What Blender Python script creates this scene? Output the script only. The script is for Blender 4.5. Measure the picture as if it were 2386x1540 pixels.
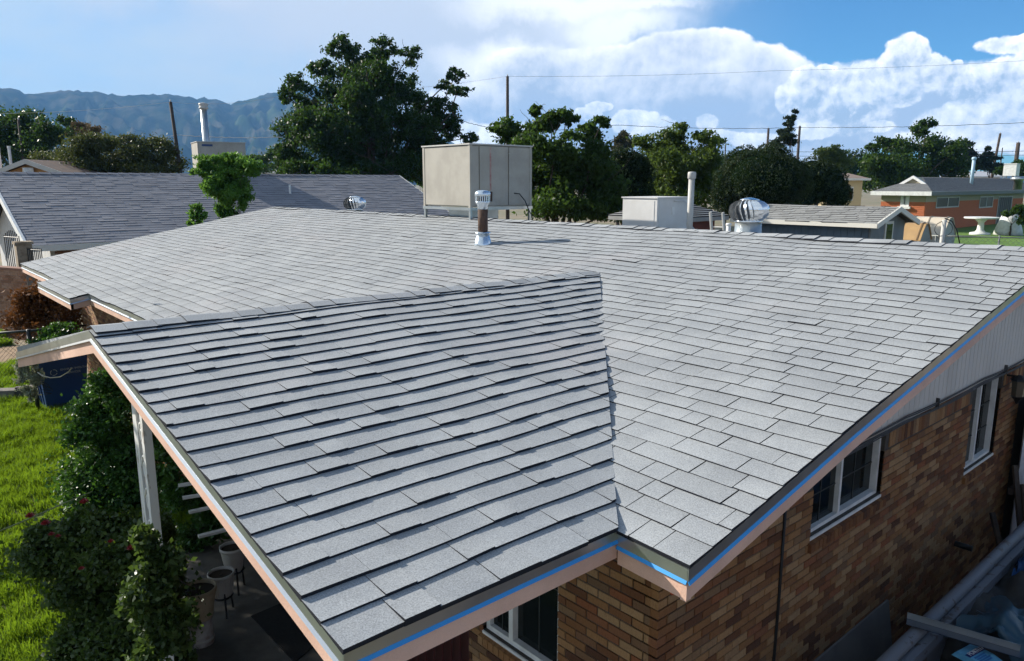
import bpy, bmesh, math, random
import numpy as np
from math import sin, cos, tan, pi, radians, sqrt, atan2, asin
from mathutils import Vector, Matrix

for o in list(bpy.data.objects):
    bpy.data.objects.remove(o, do_unlink=True)
SC = bpy.context.scene
COL = SC.collection
random.seed(7)
RNG = np.random.default_rng(7)

# ------------------------------------------------------------------ camera
S = 1.12            # metres per survey unit
E = 2.6             # height of the main eave above the ground
FPX, PITCH, YAW = 1748.58, 0.194, 0.8493
CAM = np.array([-2.4016*S, -1.641*S, E+1.5081*S])
FW = np.array([cos(YAW)*cos(PITCH), sin(YAW)*cos(PITCH), -sin(PITCH)])
RT = np.array([sin(YAW), -cos(YAW), 0.0])
UP = np.cross(RT, FW)
cd = bpy.data.cameras.new('camera')
cam = bpy.data.objects.new('camera', cd)
COL.objects.link(cam)
cd.sensor_width = 36.0
cd.lens = FPX/2385.0*36.0
cd.clip_start = 0.05
cd.clip_end = 30000
mw = Matrix.Identity(4)
for i in range(3):
    mw[i][0] = RT[i]; mw[i][1] = UP[i]; mw[i][2] = -FW[i]; mw[i][3] = CAM[i]
cam.matrix_world = mw
SC.camera = cam

# survey helpers: sight lines from the survey station to points of the place
def ray(px, py):
    return FW + RT*((px-1192.5)/FPX) + UP*((770.0-py)/FPX)
def at(px, py, D):
    return CAM + ray(px, py)*D
def on(px, py, ax, c):
    v = ray(px, py)
    return CAM + v*((c-CAM[ax])/v[ax])
def gnd(px, py, z=0.0):
    return on(px, py, 2, z)
def pix(P):
    q = np.asarray(P, float)-CAM
    d = q@FW
    return 1192.5+FPX*(q@RT)/d, 770-FPX*(q@UP)/d, d

# ------------------------------------------------------------------ sun and sky
SUN_EL, SUN_AZ = radians(27.5), radians(114.0)      # azimuth from +X towards +Y
sd = np.array([cos(SUN_AZ)*cos(SUN_EL), sin(SUN_AZ)*cos(SUN_EL), sin(SUN_EL)])
sl = bpy.data.lights.new('sun', 'SUN')
sl.energy = 5.0
sl.angle = radians(0.5)
sl.color = (1.0, 0.94, 0.84)
so = bpy.data.objects.new('sun', sl)
COL.objects.link(so)
so.rotation_euler = Vector(sd).to_track_quat('Z', 'Y').to_euler()
SC.view_settings.view_transform = 'Standard'
SC.view_settings.look = 'None'
SC.view_settings.exposure = 0.85
SC.view_settings.gamma = 1.0
SC.view_settings.use_curve_mapping = False

world = bpy.data.worlds.new('World')
SC.world = world
world.use_nodes = True
NT = world.node_tree
NT.nodes.clear()

class G:
    """small node-graph writer"""
    def __init__(s, nt): s.nt = nt
    def _in(s, sock, v):
        if v is None: return
        if isinstance(v, bpy.types.NodeSocket): s.nt.links.new(v, sock)
        else: sock.default_value = v
    def m(s, op, a, b=None, c=None, clamp=False):
        n = s.nt.nodes.new('ShaderNodeMath'); n.operation = op; n.use_clamp = clamp
        for i, v in enumerate((a, b, c)): s._in(n.inputs[i], v)
        return n.outputs[0]
    def v(s, op, a, b=None, c=None):
        n = s.nt.nodes.new('ShaderNodeVectorMath'); n.operation = op
        for i, v in enumerate((a, b, c)): s._in(n.inputs[i], v)
        return n.outputs[1] if op in ('LENGTH', 'DOT_PRODUCT', 'DISTANCE') else n.outputs[0]
    def comb(s, x, y, z):
        n = s.nt.nodes.new('ShaderNodeCombineXYZ')
        for i, v in enumerate((x, y, z)): s._in(n.inputs[i], v)
        return n.outputs[0]
    def sep(s, v):
        n = s.nt.nodes.new('ShaderNodeSeparateXYZ'); s._in(n.inputs[0], v)
        return n.outputs
    def noise(s, vec, scale, detail=4, rough=.55, out=0, lac=2.0, dist=0.0):
        n = s.nt.nodes.new('ShaderNodeTexNoise')
        s._in(n.inputs['Vector'], vec)
        n.inputs['Scale'].default_value = scale; n.inputs['Detail'].default_value = detail
        n.inputs['Roughness'].default_value = rough; n.inputs['Lacunarity'].default_value = lac
        n.inputs['Distortion'].default_value = dist
        return n.outputs[out]
    def ss(s, x, a, b, lo=0.0, hi=1.0):
        n = s.nt.nodes.new('ShaderNodeMapRange'); n.interpolation_type = 'SMOOTHSTEP'
        for i, v in enumerate((x, a, b, lo, hi)): s._in(n.inputs[i], v)
        return n.outputs[0]
    def mix(s, f, a, b):
        n = s.nt.nodes.new('ShaderNodeMix'); n.data_type = 'RGBA'
        s._in(n.inputs[0], f); s._in(n.inputs[6], a); s._in(n.inputs[7], b)
        return n.outputs[2]

g = G(NT)
tc = NT.nodes.new('ShaderNodeTexCoord')
dirv = tc.outputs['Generated']
sky = NT.nodes.new('ShaderNodeTexSky')
sky.sky_type = 'NISHITA'
sky.sun_disc = False
sky.sun_elevation = SUN_EL
sky.sun_rotation = pi/2-SUN_AZ
sky.altitude = 1200
sky.air_density = 1.0
sky.dust_density = 0.25
sky.ozone_density = 3.0
SKY_STRENGTH = 0.068
skyc = g.v('MULTIPLY', sky.outputs[0], (SKY_STRENGTH*.40, SKY_STRENGTH*.88, SKY_STRENGTH*1.18))
# bearing / height of a sky direction, measured from the street's bearing
fx = g.v('DOT_PRODUCT', dirv, (cos(YAW), sin(YAW), 0))
rx = g.v('DOT_PRODUCT', dirv, (sin(YAW), -cos(YAW), 0))
dz = g.sep(dirv)[2]
az = g.m('ARCTAN2', rx, fx)
el = g.m('ARCSINE', dz)
def ae(px, py):
    v = ray(px, py); v = v/np.linalg.norm(v)
    return atan2(v@np.array([sin(YAW), -cos(YAW), 0]), v@np.array([cos(YAW), sin(YAW), 0])), asin(v[2])
P0 = g.comb(az, el, 0.0)
def n2(vec, scale, detail, rough, out=0):
    o = g.noise(vec, scale, detail, rough, out); o.node.noise_dimensions = '2D'; return o
def puffs(vec, scale, detail=3.0):
    n = NT.nodes.new('ShaderNodeTexVoronoi'); n.voronoi_dimensions = '2D'; n.feature = 'F1'
    NT.links.new(vec, n.inputs['Vector']); n.inputs['Scale'].default_value = scale
    n.inputs['Detail'].default_value = detail; n.inputs['Roughness'].default_value = .55; n.inputs['Lacunarity'].default_value = 2.3
    n.normalize = True
    return n.outputs['Distance']
def blobf(q, blobs, sm=.22):
    acc = None
    for (bx, by, rw, rh) in blobs:
        a, e = ae(bx, by); k = FPX
        t = g.v('LENGTH', g.v('MULTIPLY_ADD', q, (k/rw, k/rh, 0), (-a*k/rw, -e*k/rh, 0)))
        t = g.m('SUBTRACT', 1.0, t)
        acc = t if acc is None else g.m('SMOOTH_MAX', acc, t, sm)
    return acc
wn = n2(P0, 7.0, 6, .6, 1)
wv = g.v('SUBTRACT', wn, (.5, .5, .5))
def warped(amp, off=(0, 0)):
    return g.v('MULTIPLY_ADD', wv, (amp, amp, 0), g.v('ADD', P0, (off[0], off[1], 0)) if off != (0, 0) else P0)
OFF = (-.0058, .0075)
qa, qb = warped(.036), warped(.036, OFF)
def billow(q): return g.m('SUBTRACT', .42, puffs(q, 34.0, 4.0))
pa = billow(qa); dlt = g.m('SUBTRACT', pa, billow(qb))
def cumulus(base, blobs, sm=.10, k=.8, edge=(.0, .12), lit=(.96, .94, .91, 1), shade=(.30, .37, .47, 1), opac=1.0, gain=1.6, bias=.5, grad=None, rim=.30):
    d0 = g.m('MULTIPLY_ADD', pa, k, blobf(qa, blobs, sm))
    a = g.ss(d0, edge[0], edge[1], 0.0, opac)
    l = g.m('MULTIPLY_ADD', dlt, gain*k, bias)
    l = g.m('ADD', l, g.ss(d0, .60, .0, 0.0, rim))
    l = g.m('MULTIPLY_ADD', g.m('SUBTRACT', g.sep(wn)[0], .5), 1.6, l)
    if grad is not None:    # bases of the bank lie in its own shade
        l = g.m('ADD', l, g.ss(el, grad[0], grad[1], grad[2], grad[3]))
    l = g.m('MAXIMUM', g.m('MINIMUM', l, 1.0), 0.0)
    return g.mix(a, base, g.mix(l, shade, lit))
# thin high veil, thicker in broad streaks
pv = g.v('MULTIPLY', P0, (1.0, 2.6, 1.0))
n1 = n2(g.v('ADD', pv, (3.1, 1.7, 0)), 2.4, 5, .55)
veil = g.m('MULTIPLY', g.ss(n1, .28, .72, .55, .95), g.ss(az, .40, -.12, .0, 1.0))
col = g.mix(veil, skyc, (.40, .465, .515, 1))
d = blobf(warped(.16), [(1000, 60, 620, 170), (1330, -40, 440, 130), (1200, 210, 330, 80), (640, -60, 560, 130)], .3)
col = g.mix(g.ss(d, -.15, .60, 0, .92), col, (.40, .445, .52, 1))
d = blobf(warped(.11), [(1330, 10, 330, 60), (1500, 22, 150, 24), (1180, 150, 200, 60), (1420, 70, 200, 50)], .3)
col = g.mix(g.ss(d, -.10, .75, 0, .90), col, (.74, .75, .78, 1))
# large grey bank with a bright billowing top
e1 = ae(1450, 300)[1]; e2 = ae(1450, 95)[1]
col = cumulus(col, [(1230, 180, 130, 62), (1400, 158, 150, 52), (1560, 128, 100, 44), (1650, 122, 100, 44), (1770, 165, 100, 46),
                    (1500, 270, 440, 130), (1250, 300, 280, 130), (1800, 290, 280, 110), (2060, 222, 260, 60), (2280, 250, 280, 90)],
              sm=.25, k=.30, edge=(.0, .16), lit=(.84, .83, .82, 1), shade=(.31, .375, .48, 1), gain=2.6, bias=-.08, grad=(e1, e2, .0, .60), rim=.40)
# right-hand towers
tower = [(1842, 232, 34, 30), (1880, 200, 36, 30), (1920, 190, 30, 26), (1900, 245, 60, 40), (2000, 208, 60, 40), (1960, 240, 40, 34), (1985, 268, 74, 40), (2075, 190, 46, 40), (2112, 128, 36, 36), (2100, 165, 42, 36),
         (2150, 168, 50, 36), (2216, 150, 18, 12), (2250, 192, 60, 34), (2310, 176, 50, 30), (2370, 170, 60, 36), (2060, 225, 60, 26), (2410, 92, 90, 22),
         (2480, 200, 130, 90), (2700, 230, 180, 110), (2950, 200, 160, 120)]
e1 = ae(2100, 320)[1]; e2 = ae(2100, 90)[1]
col = cumulus(col, tower, k=.50, edge=(-.04, .14), shade=(.30, .37, .47, 1), gain=3.6, bias=.30, grad=(e1, e2, -.16, .40), rim=.16)
low = [(1398, 240, 34, 14), (1366, 258, 36, 16), (1470, 285, 44, 30), (1500, 272, 40, 18), (1530, 296, 40, 26), (1640, 288, 26, 16), (1690, 314, 70, 14), (1760, 322, 60, 18),
       (1900, 300, 40, 20), (2050, 300, 28, 13), (2180, 290, 46, 30), (2230, 268, 40, 30), (2290, 262, 44, 36), (2350, 250, 50, 40), (2420, 280, 80, 60), (2230, 325, 110, 26),
       (2600, 300, 140, 50), (2850, 290, 200, 60), (3300, 300, 300, 60), (1150, 330, 100, 44)]
col = cumulus(col, low, k=.50, edge=(-.05, .18), lit=(.96, .945, .92, 1), shade=(.36, .43, .53, 1), opac=.96, gain=3.4, bias=.52, rim=.0)
# the same broken fair-weather cloud carries on round the rest of the sky
dd = g.m('ADD', dz, .25)
pall = g.v('DIVIDE', dirv, g.comb(dd, dd, dd))
na = n2(pall, .9, 5, .55)
cl = g.m('MULTIPLY', g.m('MULTIPLY', g.ss(na, .36, .56, 0, .95), g.ss(g.m('ABSOLUTE', az), .80, 1.1)), g.ss(dz, .58, .30, .12, 1.0))
col = g.mix(cl, col, (.50, .52, .54, 1))
bg = NT.nodes.new('ShaderNodeBackground')
NT.links.new(col, bg.inputs[0])
bg.inputs[1].default_value = 1.0
world.cycles.sampling_method = 'NONE'
wo = NT.nodes.new('ShaderNodeOutputWorld')
NT.links.new(bg.outputs[0], wo.inputs[0])

# ------------------------------------------------------------------ materials
MATS = {}
def mat(name, c=(.5, .5, .5), r=.8, metal=0.0, c2=None, nscale=6.0, ndetail=4, bump=0.0, bscale=80.0, spec=.4, tint=None, grain=0.0, gscale=900.0,
        blotch=None, bfac=.0, bsc=1.5, stretch=(1, 1, 1), coords='Object', nlo=.35, nhi=.65, alpha=None, trans=0.0):
    """principled surface: base colour mixed with c2 by noise, optional per-piece tint (attribute 'tint'), fine grain, blotches and bump"""
    if name in MATS: return MATS[name]
    m_ = bpy.data.materials.new(name); m_.use_nodes = True
    nt = m_.node_tree; nt.nodes.clear(); h = G(nt)
    out = nt.nodes.new('ShaderNodeOutputMaterial')
    p = nt.nodes.new('ShaderNodeBsdfPrincipled')
    t = nt.nodes.new('ShaderNodeTexCoord')
    vec = h.v('MULTIPLY', t.outputs[coords], stretch)
    colr = (*c, 1)
    if c2 is not None:
        f = h.ss(h.noise(vec, nscale, ndetail, .6), nlo, nhi)
        colr = h.mix(f, (*c, 1), (*c2, 1))
    if tint is not None:
        a = nt.nodes.new('ShaderNodeAttribute'); a.attribute_name = 'tint'
        if isinstance(tint, (list, tuple)):
            rp = nt.nodes.new('ShaderNodeValToRGB')
            rp.color_ramp.interpolation = 'LINEAR'
            els = rp.color_ramp.elements
            while len(els) < len(tint): els.new(.5)
            for i, tc_ in enumerate(tint):
                els[i].position = i/(len(tint)-1); els[i].color = (*tc_, 1)
            nt.links.new(a.outputs['Fac'], rp.inputs[0])
            base = rp.outputs[0]
            colr = base if c2 is None else h.mix(f, base, h.v('MULTIPLY', base, c2))
        else:
            k = h.m('MULTIPLY_ADD', a.outputs['Fac'], tint, 1.0-tint*.5)
            colr = h.v('SCALE', colr); colr.node.inputs[3].default_value = 1.0
            nt.links.new(k, colr.node.inputs[3])
            if c2 is None: colr.node.inputs[0].default_value = c
    if blotch is not None:
        f2 = h.ss(h.noise(vec, bsc, 5, .6), .5, .72, 0, bfac)
        colr = h.mix(f2, colr, (*blotch, 1))
    if grain:
        gn = h.noise(t.outputs[coords], gscale, 2, .7)
        k = h.m('MULTIPLY_ADD', h.m('SUBTRACT', gn, .5), grain, 1.0)
        cc = h.v('SCALE', colr); nt.links.new(k, cc.node.inputs[3])
        if not isinstance(colr, bpy.types.NodeSocket): cc.node.inputs[0].default_value = colr[:3]
        colr = cc
    h._in(p.inputs['Base Color'], colr)
    p.inputs['Roughness'].default_value = r
    p.inputs['Metallic'].default_value = metal
    p.inputs['Specular IOR Level'].default_value = spec
    if trans: p.inputs['Transmission Weight'].default_value = trans
    if bump:
        b = nt.nodes.new('ShaderNodeBump'); b.inputs['Strength'].default_value = bump; b.inputs['Distance'].default_value = .01
        nt.links.new(h.noise(vec, bscale, 3, .6), b.inputs['Height'])
        nt.links.new(b.outputs[0], p.inputs['Normal'])
    nt.links.new(p.outputs[0], out.inputs[0])
    MATS[name] = m_
    return m_

def leafmat(name, dark, light, rough=.6, transl=.30, tcol=None, spec=.08):
    if name in MATS: return MATS[name]
    m_ = bpy.data.materials.new(name); m_.use_nodes = True
    nt = m_.node_tree; nt.nodes.clear(); h = G(nt)
    out = nt.nodes.new('ShaderNodeOutputMaterial')
    p = nt.nodes.new('ShaderNodeBsdfPrincipled')
    a = nt.nodes.new('ShaderNodeAttribute'); a.attribute_name = 'tint'
    c = h.mix(a.outputs['Fac'], (*dark, 1), (*light, 1))
    nt.links.new(c, p.inputs['Base Color'])
    p.inputs['Roughness'].default_value = rough
    p.inputs['Specular IOR Level'].default_value = spec
    tr = nt.nodes.new('ShaderNodeBsdfTranslucent')
    tcol = tcol or tuple(min(1, x*1.5) for x in light)
    nt.links.new(h.mix(a.outputs['Fac'], (*(x*.8 for x in tcol), 1), (*tcol, 1)), tr.inputs[0])
    mx = nt.nodes.new('ShaderNodeMixShader'); mx.inputs[0].default_value = transl
    nt.links.new(p.outputs[0], mx.inputs[1]); nt.links.new(tr.outputs[0], mx.inputs[2])
    nt.links.new(mx.outputs[0], out.inputs[0])
    MATS[name] = m_
    return m_

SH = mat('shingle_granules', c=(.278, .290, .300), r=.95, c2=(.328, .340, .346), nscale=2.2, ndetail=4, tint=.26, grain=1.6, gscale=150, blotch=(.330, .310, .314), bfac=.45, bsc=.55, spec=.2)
SHE = mat('shingle_edge', c=(.022, .024, .030), r=.95, spec=.1)
DECK = mat('roof_underlay', c=(.03, .03, .035), r=.95)
GALV = mat('galvanised_metal', c=(.48, .51, .515), r=.30, metal=.84, c2=(.38, .41, .415), nscale=3, ndetail=5, stretch=(1, 1, 1))
LIP = mat('drip_lip_metal', c=(.50, .53, .56), r=.32, metal=.85)
BLUE = mat('lip_painted_sky', c=(.03, .27, .62), r=.45, spec=.4)  # lip metal coloured blue: the sky's reflection is painted in
PEACH = mat('peach_paint', c=(.70, .455, .35), r=.8, c2=(.56, .355, .27), nscale=1.6, ndetail=9, bump=.25, bscale=60, stretch=(1, 1, 1), grain=.25, gscale=160)
WHITE = mat('white_paint', c=(.72, .72, .70), r=.6, c2=(.60, .60, .58), nscale=8)
SIDING = mat('siding_paint', c=(.60, .565, .51), r=.7, c2=(.53, .50, .45), nscale=3, stretch=(1, 1, .3))
MORTAR = mat('mortar', c=(.05, .043, .036), r=.95, c2=(.075, .064, .052), nscale=20)
BRICK = mat('tan_brick', r=.9, tint=[(.085, .034, .016), (.175, .070, .026), (.25, .116, .042), (.31, .160, .064), (.37, .22, .105), (.17, .095, .048), (.25, .085, .032)],
            c=(.3, .2, .1), c2=(.72, .70, .68), nscale=40, stretch=(3, 3, .5), bump=.6, bscale=140, grain=.5, gscale=90, nlo=.5, nhi=.75)
GLASS = mat('dark_glass', c=(.006, .009, .009), r=.08, spec=.28)
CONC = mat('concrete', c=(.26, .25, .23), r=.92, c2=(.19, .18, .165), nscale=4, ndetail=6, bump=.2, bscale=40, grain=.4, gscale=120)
BLACK = mat('black_plastic', c=(.012, .012, .013), r=.55)
IRON = mat('black_iron', c=(.015, .015, .016), r=.5, metal=.2)
CREAM = mat('cooler_paint', c=(.37, .345, .295), r=.6, c2=(.31, .288, .245), nscale=2.5, ndetail=6, grain=.12, gscale=60)
PALE = mat('pale_paint', c=(.46, .45, .42), r=.55, c2=(.41, .40, .375), nscale=3, ndetail=5)
STEEL = mat('bright_steel', c=(.78, .79, .80), r=.14, metal=1.0)
RUST = mat('rusty_pipe', c=(.055, .035, .028), r=.85, c2=(.10, .055, .035), nscale=14, ndetail=6, bump=.3)
WOOD = mat('old_wood', c=(.075, .055, .042), r=.9, c2=(.045, .034, .028), nscale=6, stretch=(4, 4, .3))
BARK = mat('bark', c=(.085, .065, .05), r=.95, c2=(.05, .04, .032), nscale=8, stretch=(3, 3, .6), bump=.6, bscale=30)
WIRE = mat('wire', c=(.02, .02, .022), r=.7)
WIREL = mat('bright_wire', c=(.45, .46, .48), r=.4, metal=.3)

# ------------------------------------------------------------------ mesh building
class MB:
    def __init__(s): s.v = []; s.f = []; s.m = []; s.t = []
    def add(s, vs, fs, mi=0, tint=.5):
        k = len(s.v)
        s.v.extend([tuple(map(float, p)) for p in vs])
        for i, f in enumerate(fs):
            s.f.append(tuple(k+j for j in f))
            s.m.append(mi if isinstance(mi, int) else mi[i])
        s.t.extend(list(tint) if isinstance(tint, (list, tuple)) else [tint]*len(vs))
        return s
    def box(s, a, b, mi=0, tint=.5):
        x0, y0, z0 = a; x1, y1, z1 = b
        vs = [(x0, y0, z0), (x1, y0, z0), (x1, y1, z0), (x0, y1, z0), (x0, y0, z1), (x1, y0, z1), (x1, y1, z1), (x0, y1, z1)]
        return s.add(vs, [(0, 3, 2, 1), (4, 5, 6, 7), (0, 1, 5, 4), (1, 2, 6, 5), (2, 3, 7, 6), (3, 0, 4, 7)], mi, tint)
    def obox(s, o, ax, ay, az, mi=0, tint=.5):
        """box from corner o with three edge vectors"""
        o, ax, ay, az = map(np.asarray, (o, ax, ay, az))
        vs = [o, o+ax, o+ax+ay, o+ay, o+az, o+ax+az, o+ax+ay+az, o+ay+az]
        return s.add(vs, [(0, 3, 2, 1), (4, 5, 6, 7), (0, 1, 5, 4), (1, 2, 6, 5), (2, 3, 7, 6), (3, 0, 4, 7)], mi, tint)
    def bar(s, a, b, w, h=None, mi=0, up=(0, 0, 1), tint=.5):
        a, b = np.asarray(a, float), np.asarray(b, float); h = h or w
        d = b-a; d = d/np.linalg.norm(d); up = np.asarray(up, float)
        x = np.cross(d, up)
        if np.linalg.norm(x) < 1e-4: x = np.cross(d, (1, 0, 0))
        x /= np.linalg.norm(x); y = np.cross(x, d)
        return s.obox(a-x*w/2-y*h/2, x*w, b-a, y*h, mi, tint)
    def tube(s, pts, r, n=8, mi=0, cap=True, tint=.5):
        pts = [np.asarray(p, float) for p in pts]
        rs = [r]*len(pts) if np.isscalar(r) else list(r)
        d0 = pts[1]-pts[0]; d0 = d0/np.linalg.norm(d0)
        x = np.cross(d0, (0, 0, 1))
        if np.linalg.norm(x) < 1e-3: x = np.cross(d0, (1, 0, 0))
        x /= np.linalg.norm(x)
        vs = []; fs = []
        for i, p in enumerate(pts):
            q = pts[min(i+1, len(pts)-1)]-pts[max(i-1, 0)]
            q = q/max(np.linalg.norm(q), 1e-9)
            x = x-q*(x@q); x /= max(np.linalg.norm(x), 1e-9); y = np.cross(q, x)
            for k in range(n):
                a = 2*pi*k/n
                vs.append(p+(x*cos(a)+y*sin(a))*rs[i])
        for i in range(len(pts)-1):
            for k in range(n):
                k2 = (k+1) % n
                fs.append((i*n+k, i*n+k2, (i+1)*n+k2, (i+1)*n+k))
        if cap:
            fs.append(tuple(range(n-1, -1, -1))); fs.append(tuple((len(pts)-1)*n+k for k in range(n)))
        return s.add(vs, fs, mi, tint)
    def lathe(s, c, prof, n=20, mi=0, cap=True, axis=None, tint=.5):
        """profile [(r,z)] turned about a vertical axis through c"""
        c = np.asarray(c, float); vs = []; fs = []
        for (r, z) in prof:
            for k in range(n):
                a = 2*pi*k/n; vs.append(c+np.array([r*cos(a), r*sin(a), z]))
        for i in range(len(prof)-1):
            for k in range(n):
                k2 = (k+1) % n
                fs.append((i*n+k, i*n+k2, (i+1)*n+k2, (i+1)*n+k))
        if cap:
            fs.append(tuple(range(n-1, -1, -1))); fs.append(tuple((len(prof)-1)*n+k for k in range(n)))
        return s.add(vs, fs, mi, tint)
    def prism(s, poly, d, mi=0, tint=.5):
        """planar polygon extruded by vector d"""
        n = len(poly); d = np.asarray(d, float); poly = [np.asarray(p, float) for p in poly]
        vs = poly+[p+d for p in poly]
        fs = [tuple(range(n-1, -1, -1)), tuple(range(n, 2*n))]+[(i, (i+1) % n, n+(i+1) % n, n+i) for i in range(n)]
        return s.add(vs, fs, mi, tint)
    def sweep(s, sec, A, B, out, mi=0, up=(0, 0, 1)):
        """section [(outward, up)] swept from A to B"""
        A, B, out, up = (np.asarray(q, float) for q in (A, B, out, up))
        n = len(sec)
        vs = [A+out*o+up*z for o, z in sec]+[B+out*o+up*z for o, z in sec]
        fs = [tuple(range(n)), tuple(range(2*n-1, n-1, -1))]+[(i, n+i, n+(i+1) % n, (i+1) % n) for i in range(n)]
        return s.add(vs, fs, mi)
    def build(s, name, mats, parent=None, smooth=False, fix=True):
        me = bpy.data.meshes.new(name)
        org = np.array(ORG.get(parent.name, (0, 0, 0))) if parent else np.zeros(3)
        if parent is None and getattr(s, 'origin', None) is not None: org = np.asarray(s.origin, float)
        vs = np.asarray(s.v)-org
        me.from_pydata(vs.tolist(), [], s.f)
        if not isinstance(mats, (list, tuple)): mats = [mats]
        for q in mats: me.materials.append(q)
        if len(mats) > 1: me.polygons.foreach_set('material_index', s.m)
        at_ = me.attributes.new('tint', 'FLOAT', 'POINT'); at_.data.foreach_set('value', s.t)
        if smooth: me.polygons.foreach_set('use_smooth', [True]*len(me.polygons))
        if fix:
            bm = bmesh.new(); bm.from_mesh(me); bmesh.ops.recalc_face_normals(bm, faces=bm.faces); bm.to_mesh(me); bm.free()
        me.update()
        ob = bpy.data.objects.new(name, me); COL.objects.link(ob)
        if parent: ob.parent = parent
        else: ob.location = org
        ORG[ob.name] = tuple(org)
        return ob
ORG = {}
def thing(name, label, cat, loc=(0, 0, 0), group=None):
    o = bpy.data.objects.new(name, None); COL.objects.link(o)
    o.empty_display_size = .2
    o.location = tuple(float(x) for x in loc); ORG[o.name] = tuple(float(x) for x in loc)
    o['label'] = label; o['category'] = cat
    if group: o['group'] = group
    return o
def tag(o, label, cat, group=None):
    o['label'] = label; o['category'] = cat
    if group: o['group'] = group
    return o
def fastmesh(name, V, F, mats, tint=None, parent=None, midx=None, smooth=False):
    """numpy quads/tris -> mesh object. V (n,3), F (m,k)"""
    me = bpy.data.meshes.new(name)
    org = np.array(ORG.get(parent.name, (0, 0, 0))) if parent else np.zeros(3)
    V = np.asarray(V, float)-org; F = np.asarray(F)
    k = F.shape[1]; me.vertices.add(len(V)); me.vertices.foreach_set('co', V.ravel())
    me.loops.add(F.size); me.loops.foreach_set('vertex_index', F.ravel().astype(np.int32))
    me.polygons.add(len(F)); me.polygons.foreach_set('loop_start', np.arange(0, F.size, k, dtype=np.int32))
    if not isinstance(mats, (list, tuple)): mats = [mats]
    for q in mats: me.materials.append(q)
    if midx is not None: me.polygons.foreach_set('material_index', np.asarray(midx, np.int32))
    if smooth: me.polygons.foreach_set('use_smooth', np.ones(len(F), bool))
    a = me.attributes.new('tint', 'FLOAT', 'POINT')
    a.data.foreach_set('value', np.full(len(V), .5) if tint is None else np.asarray(tint, float))
    me.update(calc_edges=True); me.validate()
    ob = bpy.data.objects.new(name, me); COL.objects.link(ob)
    if parent: ob.parent = parent
    ORG[ob.name] = tuple(org)
    return ob
def struct(o): o['kind'] = 'structure'; return o
def stuff(o): o['kind'] = 'stuff'; return o

# ------------------------------------------------------------------ the house: dimensions
T, W, L = .1897, 5.645, 16.93
YI, XP, YR, TP = .427, -1.516, 3.868, .2008
ZR = TP*(YR-YI); XR = ZR/T; YF = 2*YR-YI
Y1, Y2, XS = 11.10, 13.61, .266
XW, YW = .35, .42                # wall faces (front faces -X, side faces -Y)
TH, PH = math.atan(T), math.atan(TP)
EXPO = .16
house = thing('brick_house', 'tan brick house with new grey shingle roof and peach fascia in foreground', 'house', (0, 0, 0))

# ground first: one sheet
gm = mat('dry_ground', c=(.24, .19, .13), r=.95, c2=(.16, .15, .085), nscale=.25, ndetail=6, blotch=(.10, .12, .05), bfac=.6, bsc=.05, bump=.3, bscale=12)
b = MB(); R_ = 3700
b.add([(-R_, -R_, 0), (R_, -R_, 0), (R_, R_, 0), (-R_, R_, 0)], [(0, 1, 2, 3)])
struct(b.build('ground', gm))

def wav(a, s):
    return .006*sin(2.3*a+1.1*s)+.0045*sin(1.27*a-3.1*s+1.0)+.0035*sin(5.1*a+.7*s+2)
def clip(poly, hp):
    """clip 2D polygon by half-planes (na, ns, c): na*a+ns*s<=c"""
    for na, ns, c in hp:
        out = []
        for i in range(len(poly)):
            p, q = poly[i], poly[(i+1) % len(poly)]
            dp = na*p[0]+ns*p[1]-c; dq = na*q[0]+ns*q[1]-c
            if dp <= 0: out.append(p)
            if (dp < 0 < dq) or (dq < 0 < dp):
                k = dp/(dp-dq); out.append((p[0]+(q[0]-p[0])*k, p[1]+(q[1]-p[1])*k))
        poly = out
        if len(poly) < 3: return []
    return poly
PIECES = []        # (screen size, verts, faces, material ids, tint)
def area2(vs):
    try:
        P = [pix(v) for v in vs]
    except Exception:
        return 0
    if any(p[2] < .2 for p in P): return 0
    a = 0
    for i in range(len(P)):
        x0, y0, _ = P[i]; x1, y1, _ = P[(i+1) % len(P)]
        a += x0*y1-x1*y0
    cx = sum(p[0] for p in P)/len(P); cy = sum(p[1] for p in P)/len(P)
    if not (-60 < cx < 2445 and -60 < cy < 1600): return 0
    return abs(a)/2
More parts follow.
